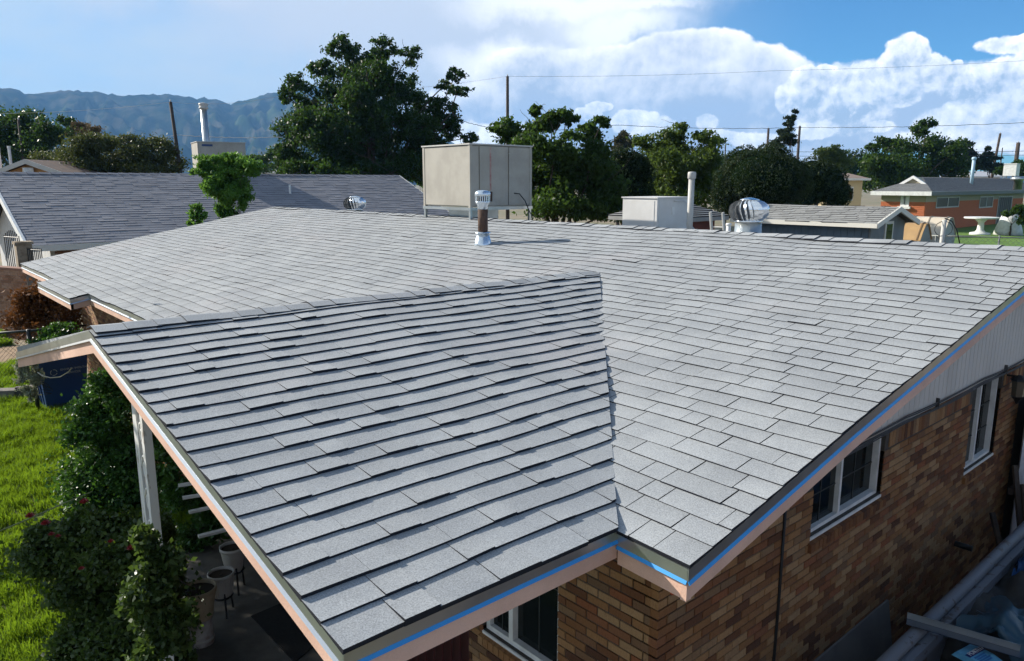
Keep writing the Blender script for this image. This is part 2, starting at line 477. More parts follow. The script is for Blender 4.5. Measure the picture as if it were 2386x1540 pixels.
def shingles(O, A, Sd, N, rows, e, ths, lift, pieces, widths, rnd, wavf=wav, sagf=None, hp=(), gap=.0022, butt=.010, thick=None):
    O, A, Sd, N = map(np.asarray, (O, A, Sd, N))
    for (k, a0, a1) in rows:
        s0 = k*e
        ph = rnd.uniform(0, 6.28)
        a = a0-rnd.uniform(0, .25)
        last = None
        while a < a1:
            w = rnd.choice(widths)*rnd.uniform(.85, 1.15)
            thk = thick is not None and last != ths[1] and rnd.random() < thick
            if thk: w = rnd.uniform(.10, .24)
            b0, b1 = max(a, a0), min(a+w, a1)
            a += w
            if b1-b0 < .02: continue
            th = rnd.choice(ths)
            if thick is not None: th = ths[1] if thk else ths[0]
            elif last is not None and abs(th-last) < 1e-6 and rnd.random() < .6: th = ths[(ths.index(th)+1) % len(ths)]
            last = th
            o = rnd.choice((0, 0, butt)) + rnd.uniform(-.003, .003)+(.018 if k == 0 else 0)
            g0 = gap*rnd.uniform(.5, 1.6)
            wl = lambda q: .006*sin(q*1.9+ph)+.003*sin(q*5.3+ph*2)
            poly = [(b0+g0, s0-o+wl(b0)), (b1-g0, s0-o+wl(b1)+rnd.uniform(-.003, .003)), (b1-g0, s0+e*1.12+wl(b1)), (b0+g0, s0+e*1.12+wl(b0))]
            poly = clip(poly, hp)
            if len(poly) < 3: continue
            top = []; bot = []
            curl = rnd.uniform(0, .0015) if rnd.random() < .95 else rnd.uniform(.003, .007)
            for (pa, ps) in poly:
                f = min(1, max(0, 1-(ps-s0+o)/(e*1.15)))
                h = lift+wavf(pa, ps)+(sagf(pa, ps) if sagf else 0)
                top.append(O+A*pa+Sd*ps+N*(h+th*f+curl*f*f+.001))
                bot.append(O+A*pa+Sd*ps+N*(h-.004-.006*f))
            n = len(poly)
            fs = [tuple(range(n))]+[(i, n+i, n+(i+1) % n, (i+1) % n) for i in range(n)]
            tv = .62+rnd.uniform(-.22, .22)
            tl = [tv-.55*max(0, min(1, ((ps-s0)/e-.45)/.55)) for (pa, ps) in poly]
            mi = [0]+[1]*n
            if hp:    # cut ends laid into the valley are sealed with granules
                for i in range(n):
                    p, q = poly[i], poly[(i+1) % n]
                    for (na_, ns_, c_) in hp:
                        if na_ and ns_ and abs(na_*p[0]+ns_*p[1]-c_) < 1e-4 and abs(na_*q[0]+ns_*q[1]-c_) < 1e-4: mi[i+1] = 0
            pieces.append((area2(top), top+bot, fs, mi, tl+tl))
rnd = random.Random(3)
# main slope
mO = (0, 0, E); mA = (0, 1, 0); mS = (cos(TH), 0, sin(TH)); mN = (-sin(TH), 0, cos(TH))
LS = W/cos(TH)
rows = []
k = 0
while k*EXPO < LS-.05:
    x = (k+.5)*EXPO*cos(TH); x1 = (k+1.1)*EXPO*cos(TH)
    if x < XR-.02:
        rows.append((k, -.018, YI+(T/TP)*x1+.10)); rows.append((k, YF-(T/TP)*x1-.05, L+.018))
    else: rows.append((k, -.018, L+.018))
    k += 1
for k in (-1, -2): rows.append((k, Y1, Y2))
corner_sag = lambda a, s: -.036*max(0, 1-a/1.0)*max(0, 1-s/1.6)
main_p = []
WID = (.20, .26, .31, .36, .42, .15)
shingles(mO, mA, mS, mN, rows, EXPO, [.0062, .0082], .010, main_p, WID, rnd, sagf=corner_sag, hp=((0, 1, LS), (0, -1, XS/cos(TH)+.018)), gap=.0030, butt=.003)
# porch slope facing the camera
pO = (XP, YI, E); pA = (1, 0, 0); pS = (0, cos(PH), sin(PH)); pN = (0, -sin(PH), cos(PH))
PL = (YR-YI)/cos(PH)
rows = [(k, -.018, -XP+(TP/T)*cos(PH)*(k+1.2)*EXPO) for k in range(int(PL/EXPO)+1)]
porch_p = []
shingles(pO, pA, pS, pN, rows, EXPO*PL/(22*EXPO), [.0130, .0190], .013, porch_p, (.24, .30, .36, .44), rnd, thick=.55,
         hp=((0, 1, PL), (1, -(TP/T)*cos(PH), -XP), (0, -1, .03)), gap=.0006, butt=.002)
# decks and rear slopes
b = MB()
def deck(b, pts, N, th=.05, off=-.030, mi=0):
    N = np.asarray(N)
    b.prism([np.asarray(p)+N*off for p in pts], -N*th, mi)
zW = E+T*W
deck(b, [(0, 0, E-.03), (W, 0, zW), (W, L, zW), (0, L, E), (0, Y2, E), (-XS, Y2, E-T*XS), (-XS, Y1, E-T*XS), (0, Y1, E)], mN)
roof = b.build('roof', DECK, house)
b = MB()
deck(b, [(W, 0, zW), (2*W, 0, E), (2*W, L, E), (W, L, zW)], (sin(TH), 0, cos(TH)), off=-.004)
b.build('rear_slope', SH, roof)
b = MB()
deck(b, [(XP, YI, E), (0, YI, E), (XR, YR, E+ZR), (XP, YR, E+ZR)], pN, off=-.012)
proof = b.build('porch_roof', DECK, house)
b = MB()
deck(b, [(XP, YF, E), (XP, YR, E+ZR), (XR, YR, E+ZR), (0, YF, E)], (0, sin(PH), cos(PH)), off=.012)
b.build('far_slope', SH, proof)
allp = [(p, roof) for p in main_p]+[(p, proof) for p in porch_p]
allp.sort(key=lambda q: -q[0][0])
for i, (p, par) in enumerate(allp[:300]):
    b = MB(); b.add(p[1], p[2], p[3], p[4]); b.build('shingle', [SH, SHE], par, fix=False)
rest = {roof.name: MB(), proof.name: MB()}
for (p, par) in allp[300:]:
    rest[par.name].add(p[1], p[2], p[3], p[4])
stuff(rest[roof.name].build('shingles', [SH, SHE], roof, fix=False))
stuff(rest[proof.name].build('shingles', [SH, SHE], proof, fix=False))
# ridge caps
def ridge_caps(par, A, B, nl, nr, step, width, lift, rnd, th=.010):
    """caps lapped from A towards B over a ridge; nl / nr are the unit down-slope directions"""
    A, B, nl, nr = map(np.asarray, (A, B, nl, nr))
    d = (B-A); n = int(np.linalg.norm(d)/step); d = d/np.linalg.norm(d)
    for i in range(n):
        p = A+d*(i*step); j = rnd.uniform(-.006, .006); yw = .010*sin(i*.9)+.006*sin(i*2.3+1)
        up = np.array([0, 0, 1.0]); vs = []
        for (q, h) in ((p-d*.004, th+rnd.uniform(0, .004)), (p+d*step*1.12, .002)):
            h = h+lift+yw*.4
            vs += [q+nl*(width+j)+up*(h-.002), q+nl*.02+up*(h+.001), q+nr*.02+up*(h+.001), q+nr*width+up*(h-.002)]
        lo = [v-up*.012 for v in vs]
        fs = [(0, 1, 5, 4), (1, 2, 6, 5), (2, 3, 7, 6)]
        ed = [(0, 8, 9, 1), (1, 9, 10, 2), (2, 10, 11, 3), (4, 5, 13, 12), (5, 6, 14, 13), (6, 7, 15, 14), (0, 4, 12, 8), (3, 11, 15, 7)]
        b = MB(); b.add(vs+lo, fs+ed, [0]*3+[1]*8, rnd.uniform(0, 1))
        b.build('ridge_cap', [SH, SHE], par, fix=False)
sM = np.array(mS); sP = np.array(pS)
ridge_caps(roof, (W, 0, zW+.016), (W, L, zW+.016), -sM, np.array([cos(TH), 0, -sin(TH)]), .165, .15, .004, rnd, th=.007)
ridge_caps(proof, (XP, YR, E+ZR+.028), (XR-.1, YR, E+ZR+.028), -sP, np.array([0, cos(PH), -sin(PH)]), .20, .13, .002, rnd, th=.006)

# drip edges and fascia boards
def edge_run(A, B, out, lip, e0=0., e1=0., drop=(0, 0)):
    A = np.array(A, float); B = np.array(B, float)
    A[2] += drop[0]; B[2] += drop[1]
    d = B-A; d /= np.linalg.norm(d); A = A-d*e0; B = B+d*e1
    ln = np.linalg.norm(B-A); nb = max(1, int(round(ln/2.7)))
    for i in range(nb):
        a_, b_ = A+d*(ln*i/nb+(.0015 if i else 0)), A+d*(ln*(i+1)/nb-(.0015 if i < nb-1 else 0))
        MB().sweep([(-.030, -.030), (.003, -.030), (.003, -.165), (-.030, -.165)], a_, b_, out).build('fascia', PEACH, house)
    m_ = MB().sweep([(-.04, -.002), (.010, -.002), (.010, -.062), (.004, -.062), (.004, -.008), (-.04, -.008)], A, B, out).build('drip_edge', GALV, house)
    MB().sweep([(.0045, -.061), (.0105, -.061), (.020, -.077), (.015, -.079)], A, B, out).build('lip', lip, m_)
n_ = (0, -1, 0); w_ = (-1, 0, 0); f_ = (0, 1, 0)
cs = -.036
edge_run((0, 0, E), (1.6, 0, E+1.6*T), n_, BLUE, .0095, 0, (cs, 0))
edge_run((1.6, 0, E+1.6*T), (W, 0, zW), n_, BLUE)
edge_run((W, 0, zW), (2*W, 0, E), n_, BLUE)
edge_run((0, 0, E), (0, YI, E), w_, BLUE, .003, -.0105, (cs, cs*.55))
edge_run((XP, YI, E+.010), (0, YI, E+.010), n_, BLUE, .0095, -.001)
edge_run((XP, YI, E+.010), (XP, YR, E+ZR+.010), w_, LIP, .0035, 0)
edge_run((XP, YR, E+ZR+.010), (XP, YF, E+.010), w_, LIP, 0, .05, (0, -.05))
edge_run((0, YF, E), (0, Y1, E), w_, LIP, 0, -.011)
edge_run((0, Y1, E), (-XS, Y1, E-T*XS), n_, LIP, -.002, .0095)
edge_run((-XS, Y1, E-T*XS), (-XS, Y2, E-T*XS), w_, LIP, .003, 0)
edge_run((-XS, Y2, E-T*XS), (0, Y2, E), f_, LIP, .009, -.002)
edge_run((0, Y2, E), (0, L, E), w_, LIP, -.012, .003)
edge_run((0, L, E), (W, L, zW), f_, LIP, .0095, 0)
edge_run((W, L, zW), (2*W, L, E), f_, LIP)
# ---- walls
BLN, BH, JT, PR = .172, .0575, .009, .007
bricks = []
def lay(O, A, N, length, height, holes, rnd, first=0.0, z0=0.0, amin=0.0):
    O, A, N = map(np.asarray, (O, A, N)); Z = np.array([0, 0, 1.0])
    nrow = int(height/BH)
    for r in range(nrow):
        za, zb = z0+r*BH+JT/2, z0+(r+1)*BH-JT/2
        a = -(BLN/2 if r % 2 else 0)+first
        while a < length:
            a0, a1 = max(a+JT/2, amin), min(a+BLN-JT/2, length); a += BLN
            segs = [(a0, a1)]
            for (h0, h1, hz0, hz1) in holes:
                if zb > hz0+.004 and za < hz1-.004:
                    ns = []
                    for (p, q) in segs:
                        if q <= h0 or p >= h1: ns.append((p, q)); continue
                        if p < h0: ns.append((p, h0))
                        if q > h1: ns.append((h1, q))
                    segs = ns
            for (p, q) in segs:
                if q-p < .008: continue
                j = rnd.uniform(-.0015, .002)
                o = O+A*p+Z*za-N*.05
                vs = [o, o+A*(q-p), o+A*(q-p)+Z*(zb-za), o+Z*(zb-za)]
                fr = [v+N*(.05+PR+j) for v in vs]
                # eased arris
                cen = sum(fr)/4
                fr2 = [v+(cen-v)*np.array([.02, .02, .05]) for v in fr]
                bricks.append((area2(fr), vs+[v-N*.003 for v in fr]+fr2,
                               [(0, 1, 5, 4), (1, 2, 6, 5), (2, 3, 7, 6), (3, 0, 4, 7), (4, 5, 9, 8), (5, 6, 10, 9), (6, 7, 11, 10), (7, 4, 8, 11), (8, 9, 10, 11)], rnd.random()))
def core(b, O, A, N, length, height, holes, th=.18):
    """mortar body behind the bricks, with openings"""
    O, A, N = map(np.asarray, (O, A, N)); Z = np.array([0, 0, 1.0])
    cuts = sorted({0., length, *[h[0] for h in holes], *[h[1] for h in holes]})
    for p, q in zip(cuts[:-1], cuts[1:]):
        hs = sorted([(h[2], h[3]) for h in holes if h[0] <= p+1e-6 and h[1] >= q-1e-6])
        z = 0.
        for (a0, a1) in hs+[(height, height)]:
            if a0-z > .01: b.obox(O+A*p+Z*z-N*th, A*(q-p), N*th, Z*(a0-z))
            z = a1
HW = 2.42
side_h = []
def win_on_side(pl, pr, pt, zb, zt):
    pass
w2 = (2.03, 3.16, 1.885, 2.385); w3 = (5.08, 5.92, 1.55, 2.385)
side_h = [(w2[0]-XW, w2[1]-XW, w2[2], w2[3]), (w3[0]-XW, w3[1]-XW, w3[2], w3[3])]
SLEN = 6.25
brk = random.Random(11)
wall_s = MB(); core(wall_s, (XW, YW, 0), (1, 0, 0), (0, -1, 0), 2*W-2*XW, HW, side_h)
wall_s = wall_s.build('wall', MORTAR, house)
wall_s['label'] = 'side brick wall with two white windows'
lay((XW-PR, YW, 0), (1, 0, 0), (0, -1, 0), SLEN, HW-.172, [(h[0]+PR, h[1]+PR, h[2], h[3]) for h in side_h], brk)
# soldier course under the siding
a = 0
while a < SLEN:
    z0, z1 = HW-.165, HW
    x0, x1 = XW+a+.004, XW+a+.0535
    if not any(w[0]-.03 < x1 and w[1]+.03 > x0 and w[3] > z0 for w in (w2, w3)):
        o = np.array([x0, YW, z0]); N = np.array([0, -1., 0]); X = np.array([1., 0, 0]); Z = np.array([0, 0, 1.])
        vs = [o+N*-.05, o+X*(x1-x0)-N*.05, o+X*(x1-x0)+Z*(z1-z0)-N*.05, o+Z*(z1-z0)-N*.05]
        fr = [v+N*(.05+PR) for v in vs]
        bricks.append((area2(fr), vs+fr, [(0, 1, 5, 4), (1, 2, 6, 5), (2, 3, 7, 6), (3, 0, 4, 7), (4, 5, 6, 7)], brk.random()))
    a += .0575
# rowlock sills
for w in (w2, w3):
    x = w[0]-.03
    while x < w[1]+.02:
        o = np.array([x+.004, YW-.035, w[2]-.10]); X = np.array([.0495, 0, 0]); Y = np.array([0, .12, .0]); Z = np.array([0, 0, .062])
        vs = [o, o+X, o+X+Y, o+Y, o+Z, o+X+Z, o+X+Y+Z+np.array([0, 0, .03]), o+Y+Z+np.array([0, 0, .03])]
        bricks.append((area2(vs[4:8]), vs, [(0, 1, 5, 4), (1, 2, 6, 5), (2, 3, 7, 6), (3, 0, 4, 7), (4, 5, 6, 7), (0, 3, 2, 1)], brk.random()*.35))
        x += .0575
# front wall
fw = []
for p in ((1300, 1500), (1130, 1463), (1247, 1540), (1181.8, 1428), (1181.8, 1496), (1195, 1500)):
    fw.append(on(*p, 0, XW))
WY0, WY1 = fw[0][1], fw[1][1]+.02
WZ0 = fw[1][2]-.02
front_h = [(WY0-YW, WY1-YW, WZ0, 2.30), (WY1+.16-YW, WY1+1.10-YW, .12, 2.25)]
YB = 10.9; XR2 = .95       # the wall steps back beyond the stepped eave
wall_f = MB(); core(wall_f, (XW, YB, 0), (0, -1, 0), (-1, 0, 0), YB-YW, HW, [(YB-YW-h_[1], YB-YW-h_[0], h_[2], h_[3]) for h_ in front_h])
core(wall_f, (XR2, L-.35, 0), (0, -1, 0), (-1, 0, 0), L-.35-YB-.01, HW, [])
wall_f.box((XW+.01, YB-.19, 0), (XR2+.1, YB-.001, HW))
wall_f = wall_f.build('wall', MORTAR, house)
fb = len(bricks)
flen = 2.9
lay((XW, YW+flen, 0), (0, -1, 0), (-1, 0, 0), flen-.046, HW, [(flen-h[1], flen-h[0], h[2], h[3]) for h in front_h], brk, first=flen % BLN)
lay((XW, YB, 0), (0, -1, 0), (-1, 0, 0), 2.9, HW, [], brk)
lay((XR2, L-.35, 0), (0, -1, 0), (-1, 0, 0), L-.35-YB-.02, HW, [], brk)
# brick sill of the front window
y = WY0-.03
while y < WY1+.02:
    o = np.array([XW-.035, y+.004, WZ0-.10]); Y = np.array([0, .0495, 0]); X = np.array([.12, 0, 0]); Z = np.array([0, 0, .062])
    vs = [o, o+Y, o+Y+X, o+X, o+Z, o+Y+Z, o+Y+X+Z+np.array([0, 0, .03]), o+X+Z+np.array([0, 0, .03])]
    bricks.append((area2(vs[4:8]), vs, [(0, 1, 5, 4), (1, 2, 6, 5), (2, 3, 7, 6), (3, 0, 4, 7), (4, 5, 6, 7), (0, 3, 2, 1)], .3+brk.random()*.3))
    y += .0575
tagd = [(q, wall_s if i < fb else wall_f) for i, q in enumerate(bricks)]
tagd.sort(key=lambda q: -q[0][0])
for (q, par) in tagd[:300]:
    b = MB(); b.add(q[1], q[2], 0, q[3]); b.build('brick', BRICK, par)
rs = {wall_s.name: MB(), wall_f.name: MB()}
for (q, par) in tagd[300:]: rs[par.name].add(q[1], q[2], 0, q[3])
stuff(rs[wall_s.name].build('bricks', BRICK, wall_s)); stuff(rs[wall_f.name].build('bricks', BRICK, wall_f))

def window(O, A, N, w, h, par, mull=.5, fr=.027, grid=(2, 3), rec=.05, sill=True):
    """two-light sliding window: O is the lower corner on the wall face"""
    O, A, N = map(np.asarray, (O, A, N)); Z = np.array([0, 0, 1.])
    F0 = O-N*rec
    win = MB()
    for a0, a1, z0, z1 in ((0, w, 0, fr), (0, w, h-fr, h), (0, fr, fr, h-fr), (w-fr, w, fr, h-fr), (w*mull-fr*.55, w*mull+fr*.55, fr, h-fr)):
        win.obox(F0+A*a0+Z*z0-N*.04, A*(a1-a0), N*.06, Z*(z1-z0))
    win = win.build('window', WHITE, par)
    for i, (a0, a1) in enumerate(((fr, w*mull-fr*.55), (w*mull+fr*.55, w-fr))):
        MB().obox(F0+A*a0+Z*fr-N*(.022+.012*i), A*(a1-a0), N*.006, Z*(h-2*fr)).build('pane', GLASS, win)
        mm = MB()
        for k in range(1, grid[0]): mm.obox(F0+A*(a0+(a1-a0)*k/grid[0]-.004)+Z*fr-N*(.0150+.012*i), A*.008, N*.004, Z*(h-2*fr))
        for k in range(1, grid[1]): mm.obox(F0+A*a0+Z*(fr+(h-2*fr)*k/grid[1]-.004)-N*(.0145+.012*i), A*(a1-a0), N*.004, Z*.008)
        mm.build('muntin', mat('grey_muntin', c=(.035, .04, .04), r=.5), win)
    if sill: MB().obox(F0+A*.0-Z*.022-N*.04, A*w, N*.10, Z*.021).build('sill', WHITE, win)
window((w2[0], YW, w2[2]), (1, 0, 0), (0, -1, 0), w2[1]-w2[0], w2[3]-w2[2], house, mull=.43, grid=(2, 2))
window((w3[0], YW, w3[2]), (1, 0, 0), (0, -1, 0), w3[1]-w3[0], w3[3]-w3[2], house, mull=.42, grid=(2, 3))
ml = (L*0)
window((XW, WY1, WZ0), (0, -1, 0), (-1, 0, 0), WY1-WY0, 2.30-WZ0, house, mull=max(.2, min(.8, (WY1-fw[3][1])/(WY1-WY0))), grid=(2, 2), fr=.038)
# dark red front door with security bars
dr = MB().box((XW+.06, WY1+.16, .12), (XW+.10, WY1+1.10, 2.25)).build('door', mat('dark_red_door', c=(.05, .014, .012), r=.5), house)
for i in range(8):
    y = WY1+.2+i*.115
    MB().tube([(XW+.03, y, .15), (XW+.03, y, 2.2)], .008, 6).build('security_bar', mat('red_iron', c=(.06, .012, .012), r=.5), dr)
# gable siding boards
gs = MB().prism([(XW, YW-.001, HW+.003), (2*W-XW, YW-.001, HW+.003), (W, YW-.001, zW-.10)], (0, .05, 0)).build('gable_siding', MORTAR, house)
x = .62
while x < 7.3:
    zt0 = min(E+T*x, E+T*(2*W-x))-.095; x1 = x+.094; zt1 = min(E+T*x1, E+T*(2*W-x1))-.095
    MB().prism([(x, YW-.006, HW+.002), (x1, YW-.006, HW+.002), (x1, YW-.006, zt1), (x, YW-.006, zt0)], (0, -.012, 0)).build('siding_board', SIDING, gs)
    x += .10
# service cables clipped along the foot of the siding
cb = MB()
for j in range(5):
    pts = [(x, YW-.028-.007*(j % 3), HW-.015+.019*j-(.012+.004*j)*abs(sin(x*1.75+.3))-.006*sin(x*3.1+j)) for x in np.arange(1.5, 8.2, .15)]
    cb.tube(pts, .0048, 6)
cb = cb.build('cable_bundle', mat('dark_cable', c=(.05, .05, .052), r=.6), house, smooth=True)
for x in np.arange(2.3, 8, 1.79): MB().box((x, YW-.047, HW-.015), (x+.008, YW-.018, HW+.075)).build('cable_clip', mat('dark_cable'), cb)
MB().tube([(1.64, YW-.014, 2.33), (1.645, YW-.014, 1.6), (1.635, YW-.014, .9), (1.66, YW-.014, 0)], .011, 6).build('wall_cable', BLACK, house, smooth=True)
P = on(2222, 1265, 1, YW)
MB().tube([P+np.array([0, .05, 0]), P-np.array([0, .16, 0])], .028, 10).build('drain_pipe', BLACK, house, smooth=True)
# wall lantern by the far corner
P = on(2372, 905, 1, YW-.12)
lt = MB().lathe(P, [(.015, .14), (.075, .10), (.085, .085)], 8).build('lantern', IRON, house)
MB().lathe(P, [(.065, .08), (.055, -.08)], 6).build('lantern_glass', mat('lamp_glass', c=(.10, .09, .07), r=.2), lt)
MB().lathe(P, [(.062, -.085), (.03, -.12), (.01, -.16)], 8).bar(P+np.array([0, 0, .12]), P+np.array([0, .12, .12]), .02).build('lantern_base', IRON, lt)
# loose wires hanging at the corner soffit
MB().tube([on(1550, 1310, 1, .2), on(1556, 1360, 1, .25), on(1572, 1385, 1, .25), on(1590, 1340, 1, .2)], .004, 5).build('loose_wire', mat('ivory_wire', c=(.5, .45, .38), r=.5), house, smooth=True)
MB().tube([on(1560, 1358, 1, .25), on(1562, 1372, 1, .25), on(1566, 1384, 1, .25)], .009, 6).build('wire_nut', mat('wire_nut', c=(.45, .09, .04), r=.5), house, smooth=True)

# ------------------------------------------------------------------ things on the roof
SC.cycles.max_bounces = 5; SC.cycles.diffuse_bounces = 3; SC.cycles.glossy_bounces = 3; SC.cycles.transmission_bounces = 3
SC.cycles.transparent_max_bounces = 6; SC.cycles.volume_bounces = 0
SC.cycles.adaptive_threshold = .025
def roof_z(x): return E+T*x if x < W else E+T*(2*W-x)
def turbine(P, r, label, thr):
    P = np.asarray(P, float); k = r/.26
    t = thing('turbine_vent', label, 'roof vent', P, 'turbine vents on the grey roof')
    MB().lathe(P+[0, 0, -.10], [(.30*k, 0), (.18*k, .09), (.170*k, .13+thr)], 24).build('throat', GALV, t, smooth=True)
    z0 = P[2]+.02+thr
    MB().lathe((P[0], P[1], z0), [(.185*k, 0), (.19*k, .012), (.185*k, .024)], 24).build('ring', STEEL, t, smooth=True)
    MB().lathe((P[0], P[1], z0), [(.13*k, .02*k), (.17*k, .12*k), (.16*k, .2*k), (.09*k, .28*k)], 16).build('rotor_core', mat('rotor_dark', c=(.16, .17, .18), r=.5), t, smooth=True)
    prof = [(.180, .02), (.225, .06), (.252, .12), (.255, .17), (.232, .225), (.180, .268), (.11, .292)]
    n = 22
    for i in range(n):
        vs = []; fs = []
        for j, (rr, zz) in enumerate(prof):
            tw = -.30*(j/6.0)
            for q in (0, 1, 2):
                a = 2*pi*i/n+tw+q*.145; rq = (rr-.030+.020*q)*k
                vs.append((P[0]+rq*cos(a), P[1]+rq*sin(a), z0+zz*k))
        for j in range(6):
            for q in (0, 1): fs.append((j*3+q, j*3+q+1, j*3+q+4, j*3+q+3))
        nv = len(vs)
        c = np.array([P[0], P[1], z0+.15*k])
        inner = [tuple(np.array(v)+(c-np.array(v))*.012) for v in vs]
        fs2 = [tuple(nv+w for w in reversed(f)) for f in fs]
        MB().add(vs+inner, fs+fs2).build('blade', mat('turbine_metal', c=(.80, .82, .84), r=.17, metal=.92), t, smooth=True, fix=False)
    MB().lathe((P[0], P[1], z0), [(.135*k, .286*k), (.12*k, .300*k), (.06*k, .315*k), (.012*k, .322*k)], 20).build('cap', STEEL, t, smooth=True)
    return t
x = 6.05; P = on(1741, 548, 0, x); D = pix(P)[2]
turbine((x, P[1], roof_z(x)), 45*D/FPX, 'large shiny turbine roof vent behind the ridge, right of the white cooler', P[2]-roof_z(x)+.15)
x = 6.15; P = on(827, 493, 0, x); D = pix(P)[2]
turbine((x, P[1], roof_z(x)), 26*D/FPX, 'smaller shiny turbine roof vent behind the ridge, left of the big cooler', max(.02, P[2]-roof_z(x)+.02))

# flue pipe on the main slope
P = np.array([4.213, 6.645, E+T*4.213])
t = thing('flue_pipe', 'rusty brown flue pipe with silver cap and flashing on grey shingles', 'vent pipe', P)
fl = MB().lathe(P, [(.145, -.025), (.125, .03), (.085, .19)], 24).build('flashing', mat('pale_galvanised', c=(.66, .72, .77), r=.24, metal=.85), t, smooth=True)
MB().obox(P+np.array([-.22*cos(TH), -.2, -.22*sin(TH)+.012]), np.array(mS)*.44, np.array([0, .4, 0]), np.array(mN)*.004).build('flashing_plate', mat('pale_galvanised'), fl)
MB().lathe(P, [(.078, .20), (.120, .185), (.118, .180), (.078, .188)], 24).build('storm_collar', mat('pale_galvanised'), t, smooth=True)
MB().lathe(P, [(.072, .15), (.072, .545)], 20).build('pipe', RUST, t, smooth=True)
cp = MB().lathe(P, [(.076, .52), (.078, .58), (.108, .615), (.108, .635)], 24).build('cap', mat('pale_galvanised'), t, smooth=True)
MB().lathe(P, [(.085, .62), (.085, .715)], 20).build('core', RUST, cp, smooth=True)
for i in range(22):
    a = 2*pi*i/22
    MB().bar(P+np.array([.106*cos(a), .106*sin(a), .63]), P+np.array([.106*cos(a), .106*sin(a), .712]), .016, .006, up=(cos(a), sin(a), 0)).build('louvre', mat('pale_galvanised'), cp)
MB().lathe(P, [(.114, .705), (.116, .735), (.105, .765), (.07, .785), (.02, .79)], 24).build('lid', mat('pale_galvanised'), cp, smooth=True)

# big evaporative cooler on its stand astride the ridge
xc = 5.50; C = on(1095, 430, 0, xc); yc = C[1]
X1 = on(1237, 420, 1, yc)[0]; Y1c = on(987, 420, 0, xc)[1]
zb = on(1097, 484, 0, xc)[2]; zt = on(1095, 335, 0, xc)[2]
Dc = pix(C)[2]
t = thing('evaporative_cooler', 'big cream evaporative cooler on a metal stand astride the roof ridge', 'cooler', (xc, yc, zb-.25))
MB().box((xc+.02, yc+.02, zb+.01), (X1-.02, Y1c-.02, zt-.015)).build('cabinet', CREAM, t)
wdt = X1-xc; dpt = Y1c-yc
MB().box((xc-.004, yc+.05, zb+.03), (xc+.018, Y1c-.05, zt-.03)).build('side_panel', CREAM, t)
for a0, a1 in ((.02, .13), (.15, .60), (.62, .98)):
    MB().box((xc+wdt*a0, yc-.003, zb+.03), (xc+wdt*a1, yc+.018, zt-.03)).build('front_panel', CREAM, t)
for a, b_ in (((xc-.01, yc-.01), (xc+.045, yc+.045)), ((X1-.045, yc-.01), (X1+.01, yc+.045)), ((xc-.01, Y1c-.045), (xc+.045, Y1c+.01))):
    MB().box((*a, zb), (*b_, zt-.012)).build('corner_post', CREAM, t)
MB().box((xc-.025, yc-.025, zt-.012), (X1+.025, Y1c+.025, zt+.012)).build('lid', PALE, t)
for a, b_ in (((xc-.02, yc-.02), (X1+.02, yc+.03)), ((xc-.02, yc+.032), (xc+.03, Y1c+.02)), ((X1-.03, yc+.032), (X1+.02, Y1c+.02))):
    MB().box((*a, zb-.05), (*b_, zb)).build('stand_rail', GALV, t)
for (lx, ly) in ((xc+.01, yc+.01), (X1-.03, yc+.01), (xc+.01, Y1c-.03), (X1-.03, Y1c-.03)):
    MB().box((lx-.02, ly-.02, roof_z(lx)-.02), (lx+.025, ly+.025, zb-.05)).build('leg', GALV, t)
MB().box((xc+wdt*.18, yc+dpt*.25, roof_z(xc+wdt*.4)-.05), (xc+wdt*.65, yc+dpt*.7, zb-.05)).build('duct', GALV, t)
MB().box((xc+wdt*.305, yc-.0055, zb+.30), (xc+wdt*.33, yc-.0035, zt-.04)).build('rust_streak', mat('red_streak', c=(.32, .14, .13), r=.8, c2=(.42, .33, .28), nscale=10), t)
MB().tube([(xc+wdt*.32, yc-.02, zb+.27), (xc+wdt*.32, yc-.02, zb+.10)], .018, 8).build('drain_hose', RUST, t, smooth=True)
MB().tube([(xc+wdt*.70, yc-.01, zb+.24), (xc+wdt*.76, yc-.06, zb+.23), (xc+wdt*.84, yc-.09, zb+.10), (xc+wdt*.90, yc-.09, zb-.06), (xc+wdt*.97, yc-.07, zb-.17), (xc+wdt*1.0, yc-.07, roof_z(X1))], .010, 6).build('power_cable', BLACK, t, smooth=True)
MB().lathe((xc+wdt*.62, yc-.008, zt-.14), [(.018, -.001), (.018, .001)], 10).build('plug', WHITE, t)
# small cooler beyond the ridge
xc = 8.0; C = on(1530, 500, 0, xc); yc = C[1]
X1 = on(1602, 495, 1, yc)[0]; Yb = on(1450, 498, 0, xc)[1]
zt = on(1530, 461, 0, xc)[2]; zb = on(1530, 535, 0, xc)[2]-.05
WCOOL = mat('white_cooler_paint', c=(.58, .57, .55), r=.55, c2=(.53, .52, .50), nscale=3)
t = thing('evaporative_cooler', 'smaller white cooler beyond the ridge beside the tall silver pipe', 'cooler', (xc, yc, zb))
MB().box((xc, yc, zb), (X1, Yb, zt-.012)).build('cabinet', WCOOL, t)
MB().box((xc-.02, yc-.02, zt-.012), (X1+.02, Yb+.02, zt+.01)).build('lid', WCOOL, t)
MB().box((xc-.006, yc+.06, zb+.10), (xc+.01, Yb-.06, zt-.05)).build('side_panel', WCOOL, t)
MB().box((xc+.05, yc-.006, zb+.10), (X1-.05, yc+.01, zt-.05)).build('front_panel', WCOOL, t)
for (lx, ly) in ((xc+.02, yc+.02), (X1-.04, yc+.02), (xc+.02, Yb-.04), (X1-.04, Yb-.04)):
    MB().box((lx-.02, ly-.02, roof_z(lx)-.03), (lx+.02, ly+.02, zb)).build('leg', GALV, t)
